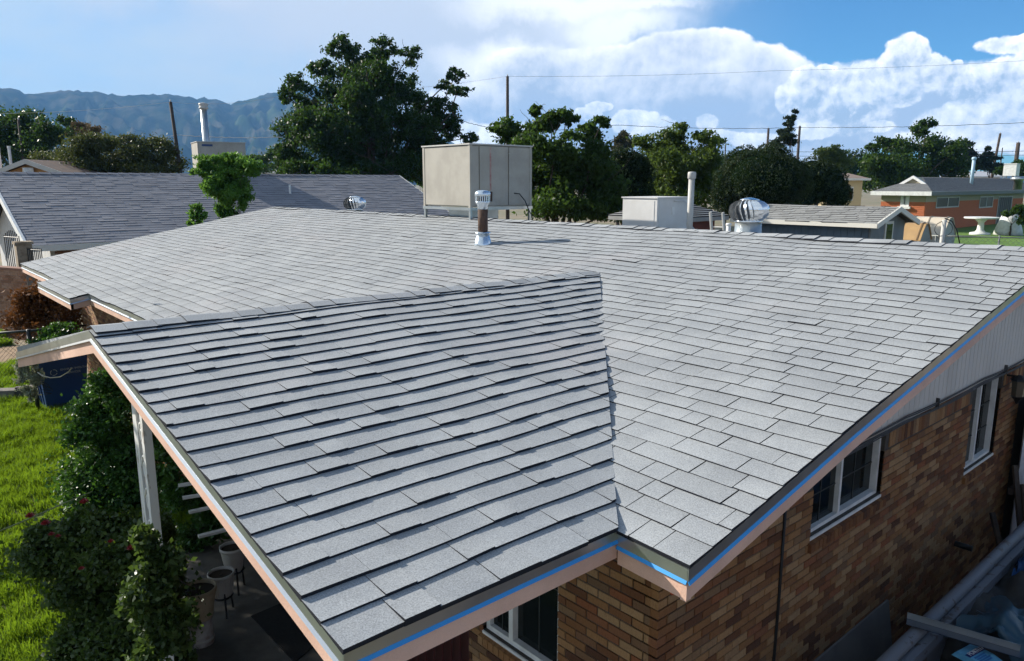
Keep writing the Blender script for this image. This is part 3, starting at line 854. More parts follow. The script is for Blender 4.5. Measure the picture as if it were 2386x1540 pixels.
MB().box((xc+.1, yc+.1, roof_z(xc)-.1), (X1-.1, Yb-.1, zb+.005)).build('duct', GALV, t)
wd = X1-xc
MB().box((xc+wd*.46, yc-.016, zb+(zt-zb)*.50), (xc+wd*.54, yc-.007, zb+(zt-zb)*.72)).build('data_plate', WHITE, t)
MB().tube([(xc+wd*.5, yc-.02, zt-.06), (xc+wd*.75, yc-.05, zt-.05), (xc+wd*.96, yc-.06, zt-.16), (xc+wd*1.02, yc-.06, zb+.1), (xc+wd*1.2, yc-.1, zb-.05)], .012, 6).build('power_cable', mat('grey_cable'), t, smooth=True)
# tall silver pipe beside it
P = on(1606, 530, 0, 8.3); D = pix(P)[2]; k = D/FPX
zt = on(1607, 400, 0, 8.3)[2]
t = thing('vent_pipe', 'tall silver vent pipe with round cap beside the white cooler', 'vent pipe', (P[0], P[1], roof_z(8.3)-.02))
Pp = np.array([P[0], P[1], 0])
MB().lathe(Pp, [(7*k, roof_z(8.3)-.02), (7*k, zt-.12)], 16).build('pipe', PALE, t, smooth=True)
MB().lathe(Pp, [(7*k, zt-.13), (9.5*k, zt-.11), (9.5*k, zt-.03), (8.5*k, zt-.005), (4*k, zt)], 16).build('cap', PALE, t, smooth=True)
MB().lathe(Pp, [(16*k, roof_z(8.3)-.04), (8*k, roof_z(8.3)+.06)], 16).build('flashing', GALV, t, smooth=True)
# aluminium ladder against the rear eave
xl = 2*W+.05; A1 = on(1655, 510, 0, xl); A2 = on(1684, 510, 0, xl); zt = on(1668, 500, 0, xl)[2]
t = thing('ladder', 'aluminium ladder top sticking up above the rear eave', 'ladder', (xl+.7, (A1[1]+A2[1])/2, 0))
for y in (A1[1], A2[1]): MB().bar((xl+.75, y, 0), (xl-.02, y, zt+.05), .03, .07).build('rail', STEEL if False else PALE, t)
n = int(zt/.28)
for i in range(1, n+1):
    f = i*.28/(zt+.05)
    MB().tube([(xl+.75-f*.77, A1[1], i*.28), (xl+.75-f*.77, A2[1], i*.28)], .016, 8).build('rung', PALE, t)
# short white stub pipes just past the ridge
for j, (px, py, x) in enumerate(((1697, 530, 7.2), )):
    P = on(px, py, 0, x)
    t = thing('stub_pipe', 'short white stub pipe left of the large turbine vent', 'vent pipe', (x, P[1], roof_z(x)-.02))
    MB().lathe((x, P[1], 0), [(.035, roof_z(x)-.02), (.035, P[2]+.04)], 12).build('pipe', WHITE, t, smooth=True)
    MB().lathe((x, P[1], 0), [(.042, P[2]+.03), (.042, P[2]+.06), (.02, P[2]+.065)], 12).build('cap', WHITE, t, smooth=True)

# ------------------------------------------------------------------ vegetation
def leaf_cloud(C, size, rng, aspect=.55, droop=.35, normal_out=None):
    """one bent diamond per point: returns verts (4n,3), quads (n,4)"""
    n = len(C)
    d = rng.normal(size=(n, 3)); d[:, 2] -= droop*1.2
    d /= np.linalg.norm(d, axis=1)[:, None]
    r = rng.normal(size=(n, 3))
    s = np.cross(d, r); s /= np.linalg.norm(s, axis=1)[:, None]+1e-9
    nn = np.cross(s, d)
    L_ = (size*rng.uniform(.6, 1.35, n))[:, None]
    a = C-d*L_*.5; t = C+d*L_*.5-nn*L_*.10
    m1 = C+s*L_*aspect*.5+nn*L_*.06; m2 = C-s*L_*aspect*.5+nn*L_*.06
    V = np.stack([a, m1, t, m2], 1).reshape(-1, 3)
    F = np.arange(4*n).reshape(n, 4)
    return V, F
def limb(b, p, q, r0, r1, rng, n=5, bow=.12, sides=6):
    p, q = np.asarray(p, float), np.asarray(q, float)
    L_ = np.linalg.norm(q-p); o = rng.normal(size=3)*bow*L_; o[2] = abs(o[2])*.5
    pts = []; rr = []
    for i in range(n+1):
        f = i/n
        pts.append(p+(q-p)*f+o*4*f*(1-f)*.5+(rng.normal(size=3)*.02*L_ if 0 < i < n else 0)); rr.append(r0+(r1-r0)*f)
    b.tube(pts, rr, sides, cap=False)
def tree(name, label, D, clumps, n, leaf, lm, group=None, cat='tree', base=None, tr=.16, seed=1, spread=.75, dens=1.0, tips=9, bark=None, gz=0.0, twigs=.35, droop=.35, aspect=.55, tight=.25, dead=0):
    rng = np.random.default_rng(seed)
    k = D/FPX
    cl = []
    xs = [c[0] for c in clumps]; half = (max(xs)-min(xs))*k*.5
    for c in clumps:
        dd = rng.uniform(-1, 1)*spread*min(half, 3.2)*(.35+.65*min(1, (c[2]+c[3])/120.0)) if len(c) < 5 else c[4]
        Dc = D+dd
        P = at(c[0], c[1], Dc)
        cl.append((P, c[2]*Dc/FPX, c[3]*Dc/FPX))
    if base is None:
        m_ = at(np.mean(xs), 426, D); base = (m_[0], m_[1], gz)
    base = np.asarray(base, float)
    t = thing(name, label, cat, base, group)
    lows = min(c[0][2]-c[2] for c in cl)
    fork = base+np.array([0, 0, max(.3, (lows-base[2])*.8)])
    b = MB()
    limb(b, base-[0, 0, .1], fork, tr, tr*.75, rng, 5, .03, 10)
    w = np.array([c[1]*c[2] for c in cl]); w = w/w.sum()
    pts = []; tin = []
    cen = np.mean([c[0] for c in cl], 0)
    for (P, rx, rz), wi in zip(cl, w):
        limb(b, fork, P, tr*.26, tr*.07, rng, 6, .08)
        m = max(3, int(tips*(.5+min(1.5, (rx+rz)/2.2))))
        u = rng.normal(size=(m, 3)); u /= np.linalg.norm(u, axis=1)[:, None]
        u *= (rng.uniform(.15, 1, m)**.45)[:, None]
        tp = P+u*np.array([rx, rx, rz])*.86
        for q in tp:
            if rng.random() < twigs: limb(b, P, q, tr*.09, tr*.03, rng, 3, .12, 4)
        ni = max(20, int(n*wi*dens)); idx = rng.integers(0, m, ni)
        sg = tight*np.array([rx, rx, rz])*rng.uniform(.55, 1.15, (m, 1))
        c = tp[idx]+rng.normal(size=(ni, 3))*sg[idx]
        pts.append(c)
        tin.append(np.clip(rng.uniform(0, .55, m)[idx]+rng.uniform(0, .45, ni), 0, 1))
    for i in range(dead):
        P, rx, rz = cl[rng.integers(len(cl))]
        e = P+np.array([rng.normal()*rx*1.2, rng.normal()*rx*1.2, rz*rng.uniform(.9, 1.9)])
        limb(b, P, e, tr*.07, tr*.02, rng, 5, .15, 4)
    b.build('trunk', bark or BARK, t, smooth=True)
    C = np.concatenate(pts); ti = np.concatenate(tin)
    C[:, 2] = np.maximum(C[:, 2], gz+.03)
    V, F = leaf_cloud(C, leaf, rng, aspect, droop)
    fastmesh('crown', V, F, lm, np.repeat(ti, 4), t)
    return t
LD = leafmat('mulberry_leaf', (0.0074, 0.0198, 0.0062), (0.0248, 0.0527, 0.0136), .40, .22, (.10, .20, .03))
LM = leafmat('elm_leaf', (0.0099, 0.0248, 0.0062), (0.0372, 0.0682, 0.0149), .42, .25, (.13, .24, .035))
LO = leafmat('olive_leaf', (0.0298, 0.0416, 0.0118), (0.0843, 0.0992, 0.0298), .5, .22, (.16, .19, .05))
LJ = leafmat('juniper_leaf', (0.0050, 0.0136, 0.0037), (0.0186, 0.0372, 0.0074), .65, .12, (.06, .10, .02), .2)
LB = leafmat('bright_leaf', (.030, .090, .015), (.095, .210, .040), .40, .30, (.22, .42, .06))
LT = leafmat('dry_leaf', (.11, .075, .035), (.20, .15, .075), .7, .2, (.22, .15, .07))
LP = leafmat('pine_leaf', (0.0087, 0.0186, 0.0087), (0.0279, 0.0434, 0.0186), .55, .15, (.07, .10, .04))

tree('mulberry_tree', 'tallest dark leafy tree, behind the neighbouring roof and left of the big cooler', 46,
     [(800, 108, 40, 32), (775, 118, 26, 18), (828, 142, 40, 34), (890, 112, 34, 26), (880, 135, 30, 30), (952, 132, 32, 26), (748, 160, 38, 26), (692, 196, 40, 24), (673, 226, 28, 28), (820, 200, 80, 56), (905, 192, 62, 56),
      (946, 216, 42, 46), (980, 242, 28, 32), (768, 214, 46, 32), (716, 256, 48, 38), (676, 308, 42, 44), (666, 360, 32, 42), (757, 312, 78, 56), (850, 318, 84, 62), (945, 308, 66, 58),
      (1010, 280, 38, 36), (1060, 176, 27, 20), (1036, 198, 28, 13), (1066, 211, 33, 15), (1029, 246, 40, 26), (1056, 268, 30, 26), (1046, 304, 36, 24), (1093, 320, 22, 18), (700, 385, 62, 44), (785, 385, 75, 48), (875, 385, 75, 48),
      (955, 380, 62, 48), (1000, 345, 44, 42), (1040, 360, 40, 40), (700, 400, 50, 34, -2.5), (770, 405, 56, 32, -3), (840, 400, 60, 34, -3), (915, 405, 60, 34, -3), (985, 395, 50, 36, -2.5), (810, 370, 60, 40, -2), (850, 250, 80, 60, -2.8), (795, 300, 80, 60, -2.8), (905, 285, 72, 62, -2.8), (722, 290, 60, 50, -2.2), (860, 190, 60, 50, -2.2), (980, 300, 50, 50, -2.0)],
     92000, .20, LD, tr=.40, seed=21, tips=17, spread=.8, dead=14, tight=.165, droop=.6)
tree('elm_tree', 'dark broad tree standing right behind the big cream cooler', 27,
     [(1250, 256, 24, 14), (1286, 282, 42, 24), (1320, 272, 32, 20), (1252, 296, 34, 24), (1402, 283, 24, 14), (1372, 312, 34, 24), (1176, 298, 40, 20), (1205, 320, 40, 24), (1290, 340, 86, 46), (1335, 400, 86, 56), (1270, 420, 66, 60),
      (1392, 372, 42, 46), (1400, 440, 60, 50), (1300, 480, 90, 40), (1420, 490, 60, 30), (1210, 400, 50, 60)],
     46000, .15, LM, tr=.22, seed=22, tips=16, dead=8, tight=.21, droop=.6)
def juniper(name, label, D, clumps, n, seed, group, lm=LJ, leaf=.10, gz=0.):
    """dense clipped evergreen: short sprays held close to a lumpy outline over a dark heart"""
    rng = np.random.default_rng(seed)
    cs = []
    for c in clumps:
        dd = rng.uniform(-.5, .5)*c[2]*D/FPX
        cs.append((at(c[0], c[1], D+dd), c[2]*D/FPX, c[3]*D/FPX))
    bs = np.mean([c[0] for c in cs], 0); t = thing(name, label, 'tree', (bs[0], bs[1], gz), group)
    b = MB(); limb(b, (bs[0], bs[1], gz-.1), bs, .18, .08, rng, 4, .03, 8); b.build('trunk', BARK, t)
    core = MB(); P = []; ti = []
    tot = sum(c[1]*c[2] for c in cs)
    for (c, rx, rz) in cs:
        core.lathe(c, [(rx*.8*sin(a), -rz*.8*cos(a)) for a in np.linspace(.08, pi-.08, 9)], 12)
        m = int(n*rx*rz/tot)
        u = rng.normal(size=(m, 3)); u /= np.linalg.norm(u, axis=1)[:, None]
        q = np.array([mnz(v*3.1+seed) for v in u])
        r = .92+.16*q+rng.normal(size=m)*.035
        P.append(c+u*r[:, None]*np.array([rx, rx, rz])); ti.append(np.clip(.45+.6*q+rng.uniform(-.3, .3, m), 0, 1))
    C = np.concatenate(P); C[:, 2] = np.maximum(C[:, 2], gz+.05)
    V, F = leaf_cloud(C, leaf, rng, .45, -.5)
    cr = fastmesh('crown', V, F, lm, np.repeat(np.concatenate(ti), 4), t)
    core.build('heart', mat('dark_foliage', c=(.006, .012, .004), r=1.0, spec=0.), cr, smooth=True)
    return t
from mathutils import noise as _mn
def mnz(v): return _mn.noise(Vector(v))
juniper('juniper_tree', 'dense dark rounded evergreen just right of the broad dark tree', 30, [(1462, 420, 62, 66), (1450, 385, 44, 42), (1480, 400, 40, 46), (1430, 440, 50, 50), (1470, 470, 70, 50)], 15000, 31, 'dense rounded evergreens')
tree('elm_tree', 'lighter green loose tree between the two dense dark evergreens', 36,
     [(1500, 332, 36, 16), (1560, 314, 34, 18), (1588, 298, 20, 13), (1640, 322, 36, 18), (1668, 330, 22, 12), (1560, 352, 60, 28), (1622, 372, 60, 38), (1560, 402, 66, 50), (1640, 425, 56, 44), (1580, 460, 90, 40)],
     22000, .17, leafmat('willow_leaf', (0.0186, 0.0341, 0.0062), (0.0620, 0.0930, 0.0186), .42, .28, (.20, .30, .05)), tr=.2, seed=23, tips=11, dead=3)
juniper('juniper_tree', 'largest dense dark evergreen behind the big turbine vent', 32, [(1775, 425, 100, 78), (1735, 385, 52, 46), (1795, 375, 50, 42), (1700, 440, 46, 60), (1830, 420, 60, 56), (1745, 470, 90, 50)], 26000, 32, 'dense rounded evergreens')
juniper('juniper_tree', 'lower dense evergreen above the grey shed roof', 37, [(1890, 415, 52, 50), (1930, 430, 44, 52), (1870, 450, 50, 40), (1950, 455, 34, 36)], 11000, 33, 'dense rounded evergreens', lm=leafmat('juniper_leaf_b', (0.0074, 0.0174, 0.0050), (0.0279, 0.0496, 0.0112), .6, .12, (.08, .12, .02), .2))
tree('pine_tree', 'small tan-green pine tip above the dense evergreen, left of the loose tree', 75, [(1453, 318, 16, 12), (1440, 328, 16, 10), (1466, 332, 18, 12), (1452, 345, 26, 14)], 3500, .26, leafmat('tan_pine', (0.0310, 0.0341, 0.0124), (0.0806, 0.0744, 0.0310), .6, .2), seed=24, tr=.15, spread=.3)
tree('pine_tree', 'thin leaning pine rising beside the twin wooden poles', 62, [(1853, 261, 8, 5), (1843, 274, 12, 7), (1836, 288, 15, 8), (1832, 303, 19, 9), (1826, 318, 22, 9), (1820, 333, 28, 10), (1846, 330, 14, 8)], 6000, .22, LP, seed=25, tr=.13, spread=.35, tips=7)
tree('elm_tree', 'pale green round tree behind the dense evergreens', 62, [(1935, 356, 36, 16), (1948, 372, 36, 20), (1915, 372, 24, 16), (1940, 395, 42, 22)], 7000, .24, leafmat('pale_leaf', (0.0248, 0.0434, 0.0093), (0.0744, 0.1023, 0.0248), .5, .28, (.2, .28, .06)), seed=26, tr=.18, spread=.5)
tree('elm_tree', 'wide leafy tree directly left of the orange brick house', 64,
     [(2163, 288, 20, 13), (2145, 306, 26, 16), (2062, 330, 20, 12), (2030, 344, 20, 11), (2100, 340, 50, 20), (2182, 338, 42, 22), (2224, 345, 34, 20), (2045, 382, 46, 30), (2102, 385, 62, 36), (2172, 385, 72, 36), (2232, 392, 34, 30), (2080, 420, 52, 26), (2030, 415, 30, 26), (2140, 420, 60, 20)],
     24000, .27, LM, tr=.24, seed=27, tips=11)
tree('pine_tree', 'dark pine between the leafy tree and the tall dark pole', 85, [(2250, 333, 14, 9), (2244, 346, 20, 10), (2256, 360, 20, 12), (2252, 378, 26, 14)], 5000, .30, LP, seed=28, tr=.16, spread=.35)
tree('pine_tree', 'dark spreading pine right of the blue vent pipe', 85, [(2300, 348, 8, 7), (2298, 360, 18, 7), (2304, 373, 24, 8), (2300, 388, 30, 10), (2322, 392, 20, 10)], 4500, .30, LP, seed=29, tr=.16, spread=.35)
tree('elm_tree', 'dark bush at the right edge beyond the orange house', 66, [(2372, 388, 18, 14), (2380, 402, 22, 16), (2330, 398, 16, 10)], 4000, .22, LD, seed=30, tr=.12, spread=.4)
for i_, (cx_, lab_) in enumerate(((1130, 'dark background tree seen over the left edge of the big cooler'), (1440, 'dark background tree behind the dense evergreen by the broad dark tree'), (1530, 'dark background tree behind the lighter loose tree, left side'), (1690, 'dark background tree between the loose tree and the largest evergreen'), (1985, 'dark background tree behind the pale cream house'))):
    tree('background_tree', lab_, 70+3*i_, [(cx_-45, 392, 40, 24), (cx_, 376+6*(i_ % 2), 42, 26), (cx_+45, 392, 40, 24), (cx_-20, 415, 60, 24), (cx_+30, 418, 60, 24)], 7000, .30, LD, group='background trees', seed=80+i_, tr=.2, spread=.5, tips=12)
# left-hand masses
tree('elm_tree', 'dark tree mass at the far left edge under the mountains', 52,
     [(12, 300, 44, 36), (68, 288, 48, 34), (118, 302, 44, 32), (150, 280, 18, 14), (40, 345, 60, 44), (110, 352, 60, 44), (-30, 320, 50, 50), (80, 390, 90, 26)], 20000, .21, LD, seed=41, tr=.25, tips=11)
tree('dry_tree', 'small tan half-dry tree between the left-hand trees', 60, [(186, 296, 26, 12), (210, 306, 26, 14), (176, 312, 24, 14), (232, 318, 16, 10)], 4000, .20, LT, seed=42, tr=.12, spread=.5)
tree('olive_tree', 'olive green tree left of the slim wooden pole, behind the neighbouring ridge', 44,
     [(130, 372, 48, 32), (182, 346, 48, 36), (226, 334, 44, 26), (240, 380, 70, 30), (200, 395, 80, 20)], 16000, .16, LO, seed=43, tr=.2, tips=12)
tree('olive_tree', 'olive green tree just left of the neighbouring cooler and behind the slim pole', 46,
     [(290, 326, 34, 16), (312, 360, 54, 38), (370, 350, 44, 34), (392, 386, 38, 24), (320, 392, 60, 20)], 13000, .16, LO, seed=44, tr=.2, tips=12)
tree('elm_tree', 'low green trees in the gap left of the tallest tree', 90, [(600, 372, 30, 14), (640, 365, 26, 20), (575, 385, 26, 10), (620, 392, 50, 12)], 4000, .30, LM, seed=45, tr=.15, spread=.4)
tree('elm_tree', 'sunlit green shrub peeking out between the neighbouring roof and the big cooler', 50, [(985, 412, 26, 16), (1000, 430, 26, 16), (970, 405, 14, 8)], 2600, .20, LB, seed=46, tr=.06, spread=.4)
tree('ailanthus_tree', 'bright green slim tree growing between the two grey roofs', 20.5,
     [(498, 376, 38, 16), (548, 370, 40, 14), (474, 398, 28, 18), (572, 392, 40, 22), (525, 402, 50, 26), (590, 396, 18, 22), (500, 425, 34, 24), (560, 428, 36, 26), (522, 448, 38, 28), (553, 462, 32, 28), (528, 486, 28, 24), (535, 510, 26, 26)],
     24000, .105, LB, seed=47, tr=.05, tips=20, spread=.6, droop=.8, tight=.18, aspect=.4)
tree('ailanthus_tree', 'small bright green sapling tip left of the slim bright tree', 19.5, [(462, 486, 20, 9), (448, 496, 12, 8), (468, 500, 16, 10), (455, 516, 18, 14)], 900, .12, LB, seed=48, tr=.025, spread=.4, droop=.8, aspect=.4)

# ------------------------------------------------------------------ neighbouring houses
# left-hand house
AZ1 = radians(1.0)
e1 = np.array([cos(AZ1), sin(AZ1), 0]); e2 = np.array([-sin(AZ1), cos(AZ1), 0])
O = at(64, 574, 24.0); O[2] = 2.32
PT = .42; RUN = 5.6; ZRD = O[2]+RUN*PT
def lp(u, w, z=0.): return O+e1*u+e2*w+np.array([0, 0, z])
us = np.linspace(5, 60, 2000); pxs = np.array([pix(lp(u, RUN, RUN*PT))[0] for u in us]); ULEN = float(np.interp(930, pxs, us))
lh = thing('neighbour_house', 'long neighbouring house with grey shingle roof at left', 'house', lp(0, 0, -O[2]))
th = math.atan(PT); Sd = e2*cos(th)+np.array([0, 0, sin(th)]); Nn = -e2*sin(th)+np.array([0, 0, cos(th)])
b = MB(); deck(b, [lp(0, 0), lp(ULEN, 0), lp(ULEN, RUN, RUN*PT), lp(0, RUN, RUN*PT)], Nn, .10, -.02)
nb = e2*sin(th)+np.array([0, 0, cos(th)])
deck(b, [lp(0, RUN, RUN*PT), lp(ULEN, RUN, RUN*PT), lp(ULEN, 2*RUN), lp(0, 2*RUN)], nb, .10, -.02)
lroof = b.build('roof', DECK, lh)
SHD = mat('old_shingle', c=(.205, .205, .222), r=.95, c2=(.245, .242, .258), nscale=1.2, ndetail=2, tint=.16, grain=.5, gscale=60, spec=.15)
pcs = []
rn = random.Random(5)
shingles(O, e1, Sd, Nn, [(k, -.02, ULEN) for k in range(int(RUN/cos(th)/.20))], .20, [.0055, .0120], .0, pcs, (.3, .42, .55, .7, .9), rn, gap=.002, butt=.004,
         wavf=lambda a, s: .010*sin(a*.7+.5*s))
pcs.sort(key=lambda q: -q[0])
for p in pcs[:150]: MB().add(p[1], p[2], p[3], p[4]).build('shingle', [SHD, SHE], lroof, fix=False)
b = MB()
for p in pcs[150:]: b.add(p[1], p[2], p[3], p[4])
stuff(b.build('shingles', [SHD, SHE], lroof, fix=False))
for i in range(int(ULEN/.4)):
    u = i*.4
    vs = [lp(u, RUN-.16, RUN*PT-.16*PT+.03), lp(u+.41, RUN-.16, RUN*PT-.16*PT+.012), lp(u+.41, RUN, RUN*PT+.015), lp(u, RUN, RUN*PT+.035), lp(u+.41, RUN+.16, RUN*PT-.16*PT+.012), lp(u, RUN+.16, RUN*PT-.16*PT+.03)]
    lo = [v-np.array([0, 0, .03]) for v in vs]
    MB().add(vs+lo, [(0, 1, 2, 3), (3, 2, 4, 5), (0, 6, 7, 1), (0, 3, 9, 6), (3, 5, 11, 9)], [0, 0, 1, 1, 1], rn.random()).build('ridge_cap', [SHD, SHE], lroof, fix=False)
TRIM = mat('cream_trim', c=(.62, .60, .54), r=.6)
MB().sweep([(-.03, -.0), (.03, -.0), (.03, -.20), (-.03, -.20)], lp(0, 0), lp(ULEN, 0), -e2).build('fascia', TRIM, lh)
MB().sweep([(-.03, .03), (.05, .03), (.05, -.22), (-.03, -.22)], lp(0, 0), lp(0, RUN, RUN*PT), -e1).build('rake_board', WHITE, lh)
MB().sweep([(-.03, .03), (.05, .03), (.05, -.22), (-.03, -.22)], lp(0, 2*RUN), lp(0, RUN, RUN*PT), -e1).build('rake_board', WHITE, lh)
MB().sweep([(-.03, .02), (.03, .02), (.03, -.20), (-.03, -.20)], lp(ULEN, 0), lp(ULEN, RUN, RUN*PT), e1).build('rake_board', TRIM, lh)
STUC = mat('white_stucco', c=(.55, .54, .53), r=.9, c2=(.48, .47, .46), nscale=4)
HB = O[2]
MB().prism([lp(.75, .75, -HB), lp(.75, 2*RUN-.75, -HB), lp(.75, 2*RUN-.75, .1), lp(.75, RUN, RUN*PT-.15), lp(.75, .75, .1)], e1*.2).build('wall', STUC, lh)
BR2 = mat('rose_brick', r=.9, c=(.3, .2, .1), tint=[(.20, .095, .055), (.27, .14, .085), (.32, .18, .115), (.36, .22, .15), (.29, .13, .075)], c2=(.8, .78, .76), nscale=25)
wl = MB().obox(lp(.97, .75, -HB), e1*(ULEN-1.9), e2*.2, (0, 0, HB+.05)).build('wall', mat('grey_mortar', c=(.20, .17, .14), r=.95), lh)
# bricks of the short visible stretch of the front wall
stuffb = MB(); nb_ = 0
for r in range(int(HB/.085)):
    for c in range(26):
        o = lp(1.0+c*.24-(.12 if r % 2 else 0)+.005, .75, -HB+r*.085+.005)-e2*.012
        q = MB() if (r > 8 and nb_ < 120) else stuffb
        q.obox(o, e1*.228, e2*.03, (0, 0, .075), 0, rn.random())
        if q is not stuffb: q.build('brick', BR2, wl); nb_ += 1
stuff(stuffb.build('bricks', BR2, wl))
MB().obox(lp(3.0, -.1, -.28), e1*12, e2*.5, (0, 0, .2)).build('eave_beam', TRIM, lh)
# vent stub on its roof
P_ = lp(0, 0)
us2 = np.array([pix(lp(u, 3.6, 3.6*PT))[0] for u in us]); uu = float(np.interp(676, us2, us)); p = lp(uu, 3.6, 3.6*PT)
MB().lathe(p, [(.05, -.1), (.05, .38)], 10).build('vent_stub', WHITE, lh)

# garden wall with iron gate between the houses
gw = thing('brick_garden_wall', 'low rose brick garden wall with sunlit face at left edge', 'wall', gnd(0, 725, .0))
A_ = at(-150, 612, 22.0); A_[2] = 0; B_ = at(60, 620, 20.3); B_[2] = 0
dv = (B_-A_); LW = np.linalg.norm(dv); dv /= LW; nv = np.array([dv[1], -dv[0], 0])
if nv@(CAM-A_) < 0: nv = -nv
HGW = 1.95
core_ = MB().obox(A_-nv*.2, dv*LW, nv*.2, (0, 0, HGW)).build('body', mat('grey_mortar'), gw)
sb = MB(); cnt = 0
for r in range(int(HGW/.075)):
    for c in range(int(LW/.22)+1):
        a0 = max(0, c*.22-(.11 if r % 2 else 0)+.005); a1 = min(LW, c*.22-(.11 if r % 2 else 0)+.215)
        if a1-a0 < .03: continue
        q = MB(); o = A_+dv*a0+np.array([0, 0, r*.075+.004])
        if pix(o)[0] > -8 and cnt < 260:
            q.obox(o, dv*(a1-a0), nv*(.012+.004*rn.random()), (0, 0, .067), 0, rn.random()); q.build('brick', BR2, gw); cnt += 1
        else: sb.obox(o, dv*(a1-a0), nv*.013, (0, 0, .067), 0, rn.random())
if sb.v: stuff(sb.build('bricks', BR2, gw))
MB().obox(A_-nv*.24+np.array([0, 0, HGW]), dv*LW, nv*.28, (0, 0, .06)).build('coping', mat('rose_cap', c=(.22, .11, .075), r=.9), gw)
ig = thing('iron_gate', 'black wrought iron gate panel above the garden wall at left', 'gate', at(25, 620, 23)*np.array([1, 1, 0]))
p0 = at(16, 600, 22.8); p1 = at(50, 600, 22.4); p2 = at(66, 600, 22.2); p3 = at(98, 600, 21.9)
for (a, b_, zt0) in ((p0, p1, 2.75), (p2, p3, 2.42)):
    for i in range(9):
        f = i/8; q = a+(b_-a)*f; zt = zt0+(.16*sin(f*pi) if zt0 > 2.5 else 0)
        MB().tube([(q[0], q[1], .9), (q[0], q[1], zt)], .014, 5).build('bar', IRON, ig)
    for z in (1.1, zt0-.05): MB().tube([(a[0], a[1], z), (b_[0], b_[1], z)], .018, 5).build('rail', IRON, ig)
pr = thing('gate_pillar', 'rough stone gate pillar between the two iron panels', 'pillar', at(57, 600, 22.5)*np.array([1, 1, 0]))
q = at(57, 600, 22.5); MB().box((q[0]-.2, q[1]-.2, 0), (q[0]+.2, q[1]+.2, 2.5)).box((q[0]-.24, q[1]-.24, 2.5), (q[0]+.24, q[1]+.24, 2.58)).build('post', mat('tan_stone', c=(.30, .24, .17), r=.95, c2=(.20, .15, .10), nscale=7, bump=.5, bscale=18), pr)

# cooler on the neighbour's rear slope, with flue
D = 33.0; k = D/FPX
c0 = at(462, 370, D); zt = at(462, 331, D)[2]; zb = at(462, 404, D)[2]
t = thing('evaporative_cooler', 'tan cooler on the neighbouring house behind its ridge, at left', 'cooler', (c0[0], c0[1], zb-.8))
ca = np.array([cos(-.175), sin(-.175), 0]); cb_ = np.array([-ca[1], ca[0], 0])
w1 = 92*k/max(.4, abs(ca@RT)); w2_ = 44*k/max(.4, abs(cb_@RT))
c0[2] = zb-.8
MB().obox(c0, ca*w1, cb_*w2_, (0, 0, zt-zb+.8)).build('cabinet', CREAM, t)
MB().obox(c0-ca*.03-cb_*.03+np.array([0, 0, zt-zb+.8]), ca*(w1+.06), cb_*(w2_+.06), (0, 0, .03)).build('lid', PALE, t)
MB().obox(c0+ca*.05-cb_*.012+np.array([0, 0, .9]), ca*(w1*.55), cb_*.02, (0, 0, zt-zb-.2)).build('front_panel', CREAM, t)
MB().obox(c0+ca*(w1*.6)-cb_*.012+np.array([0, 0, .9]), ca*(w1*.36), cb_*.02, (0, 0, zt-zb-.2)).build('front_panel', CREAM, t)
MB().obox(c0+ca*.18-cb_*.02+np.array([0, 0, zt-zb+.62]), ca*.45, cb_*.01, (0, 0, .09)).build('badge', mat('navy_badge', c=(.02, .05, .14), r=.5), t)
q = at(480, 330, 34.2); zt2 = at(480, 243, 34.2)[2]
t = thing('flue_pipe', 'tall grey flue pipe with collar rising above the left-hand cooler', 'vent pipe', (q[0], q[1], 3.2))
MB().lathe((q[0], q[1], 0), [(.145, 3.2), (.145, zt2-.12)], 14).build('pipe', GALV, t, smooth=True)
MB().lathe((q[0], q[1], 0), [(.15, zt2-.25), (.20, zt2-.22), (.20, zt2-.16), (.15, zt2-.14), (.21, zt2-.06), (.20, zt2), (.05, zt2+.04)], 14).build('cap', PALE, t, smooth=True)

# small orange house far left
D = 40.; k = D/FPX
a0 = at(70, 376, D); dx = RT*np.array([1, 1, 0]); dy = np.array([cos(YAW), sin(YAW), 0])
t = thing('orange_house', 'small orange gabled house under the far left trees', 'house', (a0[0], a0[1], 0))
ap = a0.copy(); hl = a0-dx*(78*k)+np.array([0, 0, -28*k]); hr = a0+dx*(86*k)+np.array([0, 0, -31*k])
OR_ = mat('orange_stucco', c=(.42, .22, .075), r=.9)
MB().prism([(hl[0], hl[1], 0), (hr[0], hr[1], 0), hr-[0, 0, .1], ap-[0, 0, .12], hl-[0, 0, .1]], dy*6).build('wall', OR_, t)
RB = mat('brown_roof', c=(.16, .10, .075), r=.95, c2=(.11, .075, .06), nscale=3)
for (p, q) in ((hl, ap), (ap, hr)):
    MB().obox(p-dy*.4, q-p, dy*7, (0, 0, .10)).build('roof_slope', RB, t)
    MB().obox(p-dy*.45+np.array([0, 0, -.14]), q-p, dy*.05, (0, 0, .25)).build('rake_board', PALE, t)
vx = at(65, 397, D-.1)
MB().box((vx[0]-.22, vx[1]-.22, vx[2]-.14), (vx[0]+.22, vx[1]+.22, vx[2]+.14)).build('gable_vent', WHITE, t)
for (px, pt_) in ((2, 345), (27, 342)):
    q = at(px, 395, 41.5); zz = at(px, pt_, 41.5)[2]
    t = thing('white_post', 'white vent post above the orange roof at the far left edge' if px < 10 else 'white vent post above the orange roof, second from the left edge', 'post', (q[0], q[1], 2.5))
    MB().lathe((q[0], q[1], 0), [(.075, 2.5), (.075, zz)], 8).lathe((q[0], q[1], 0), [(.09, zz-.1), (.09, zz+.03)], 8).build('pipe', WHITE, t)

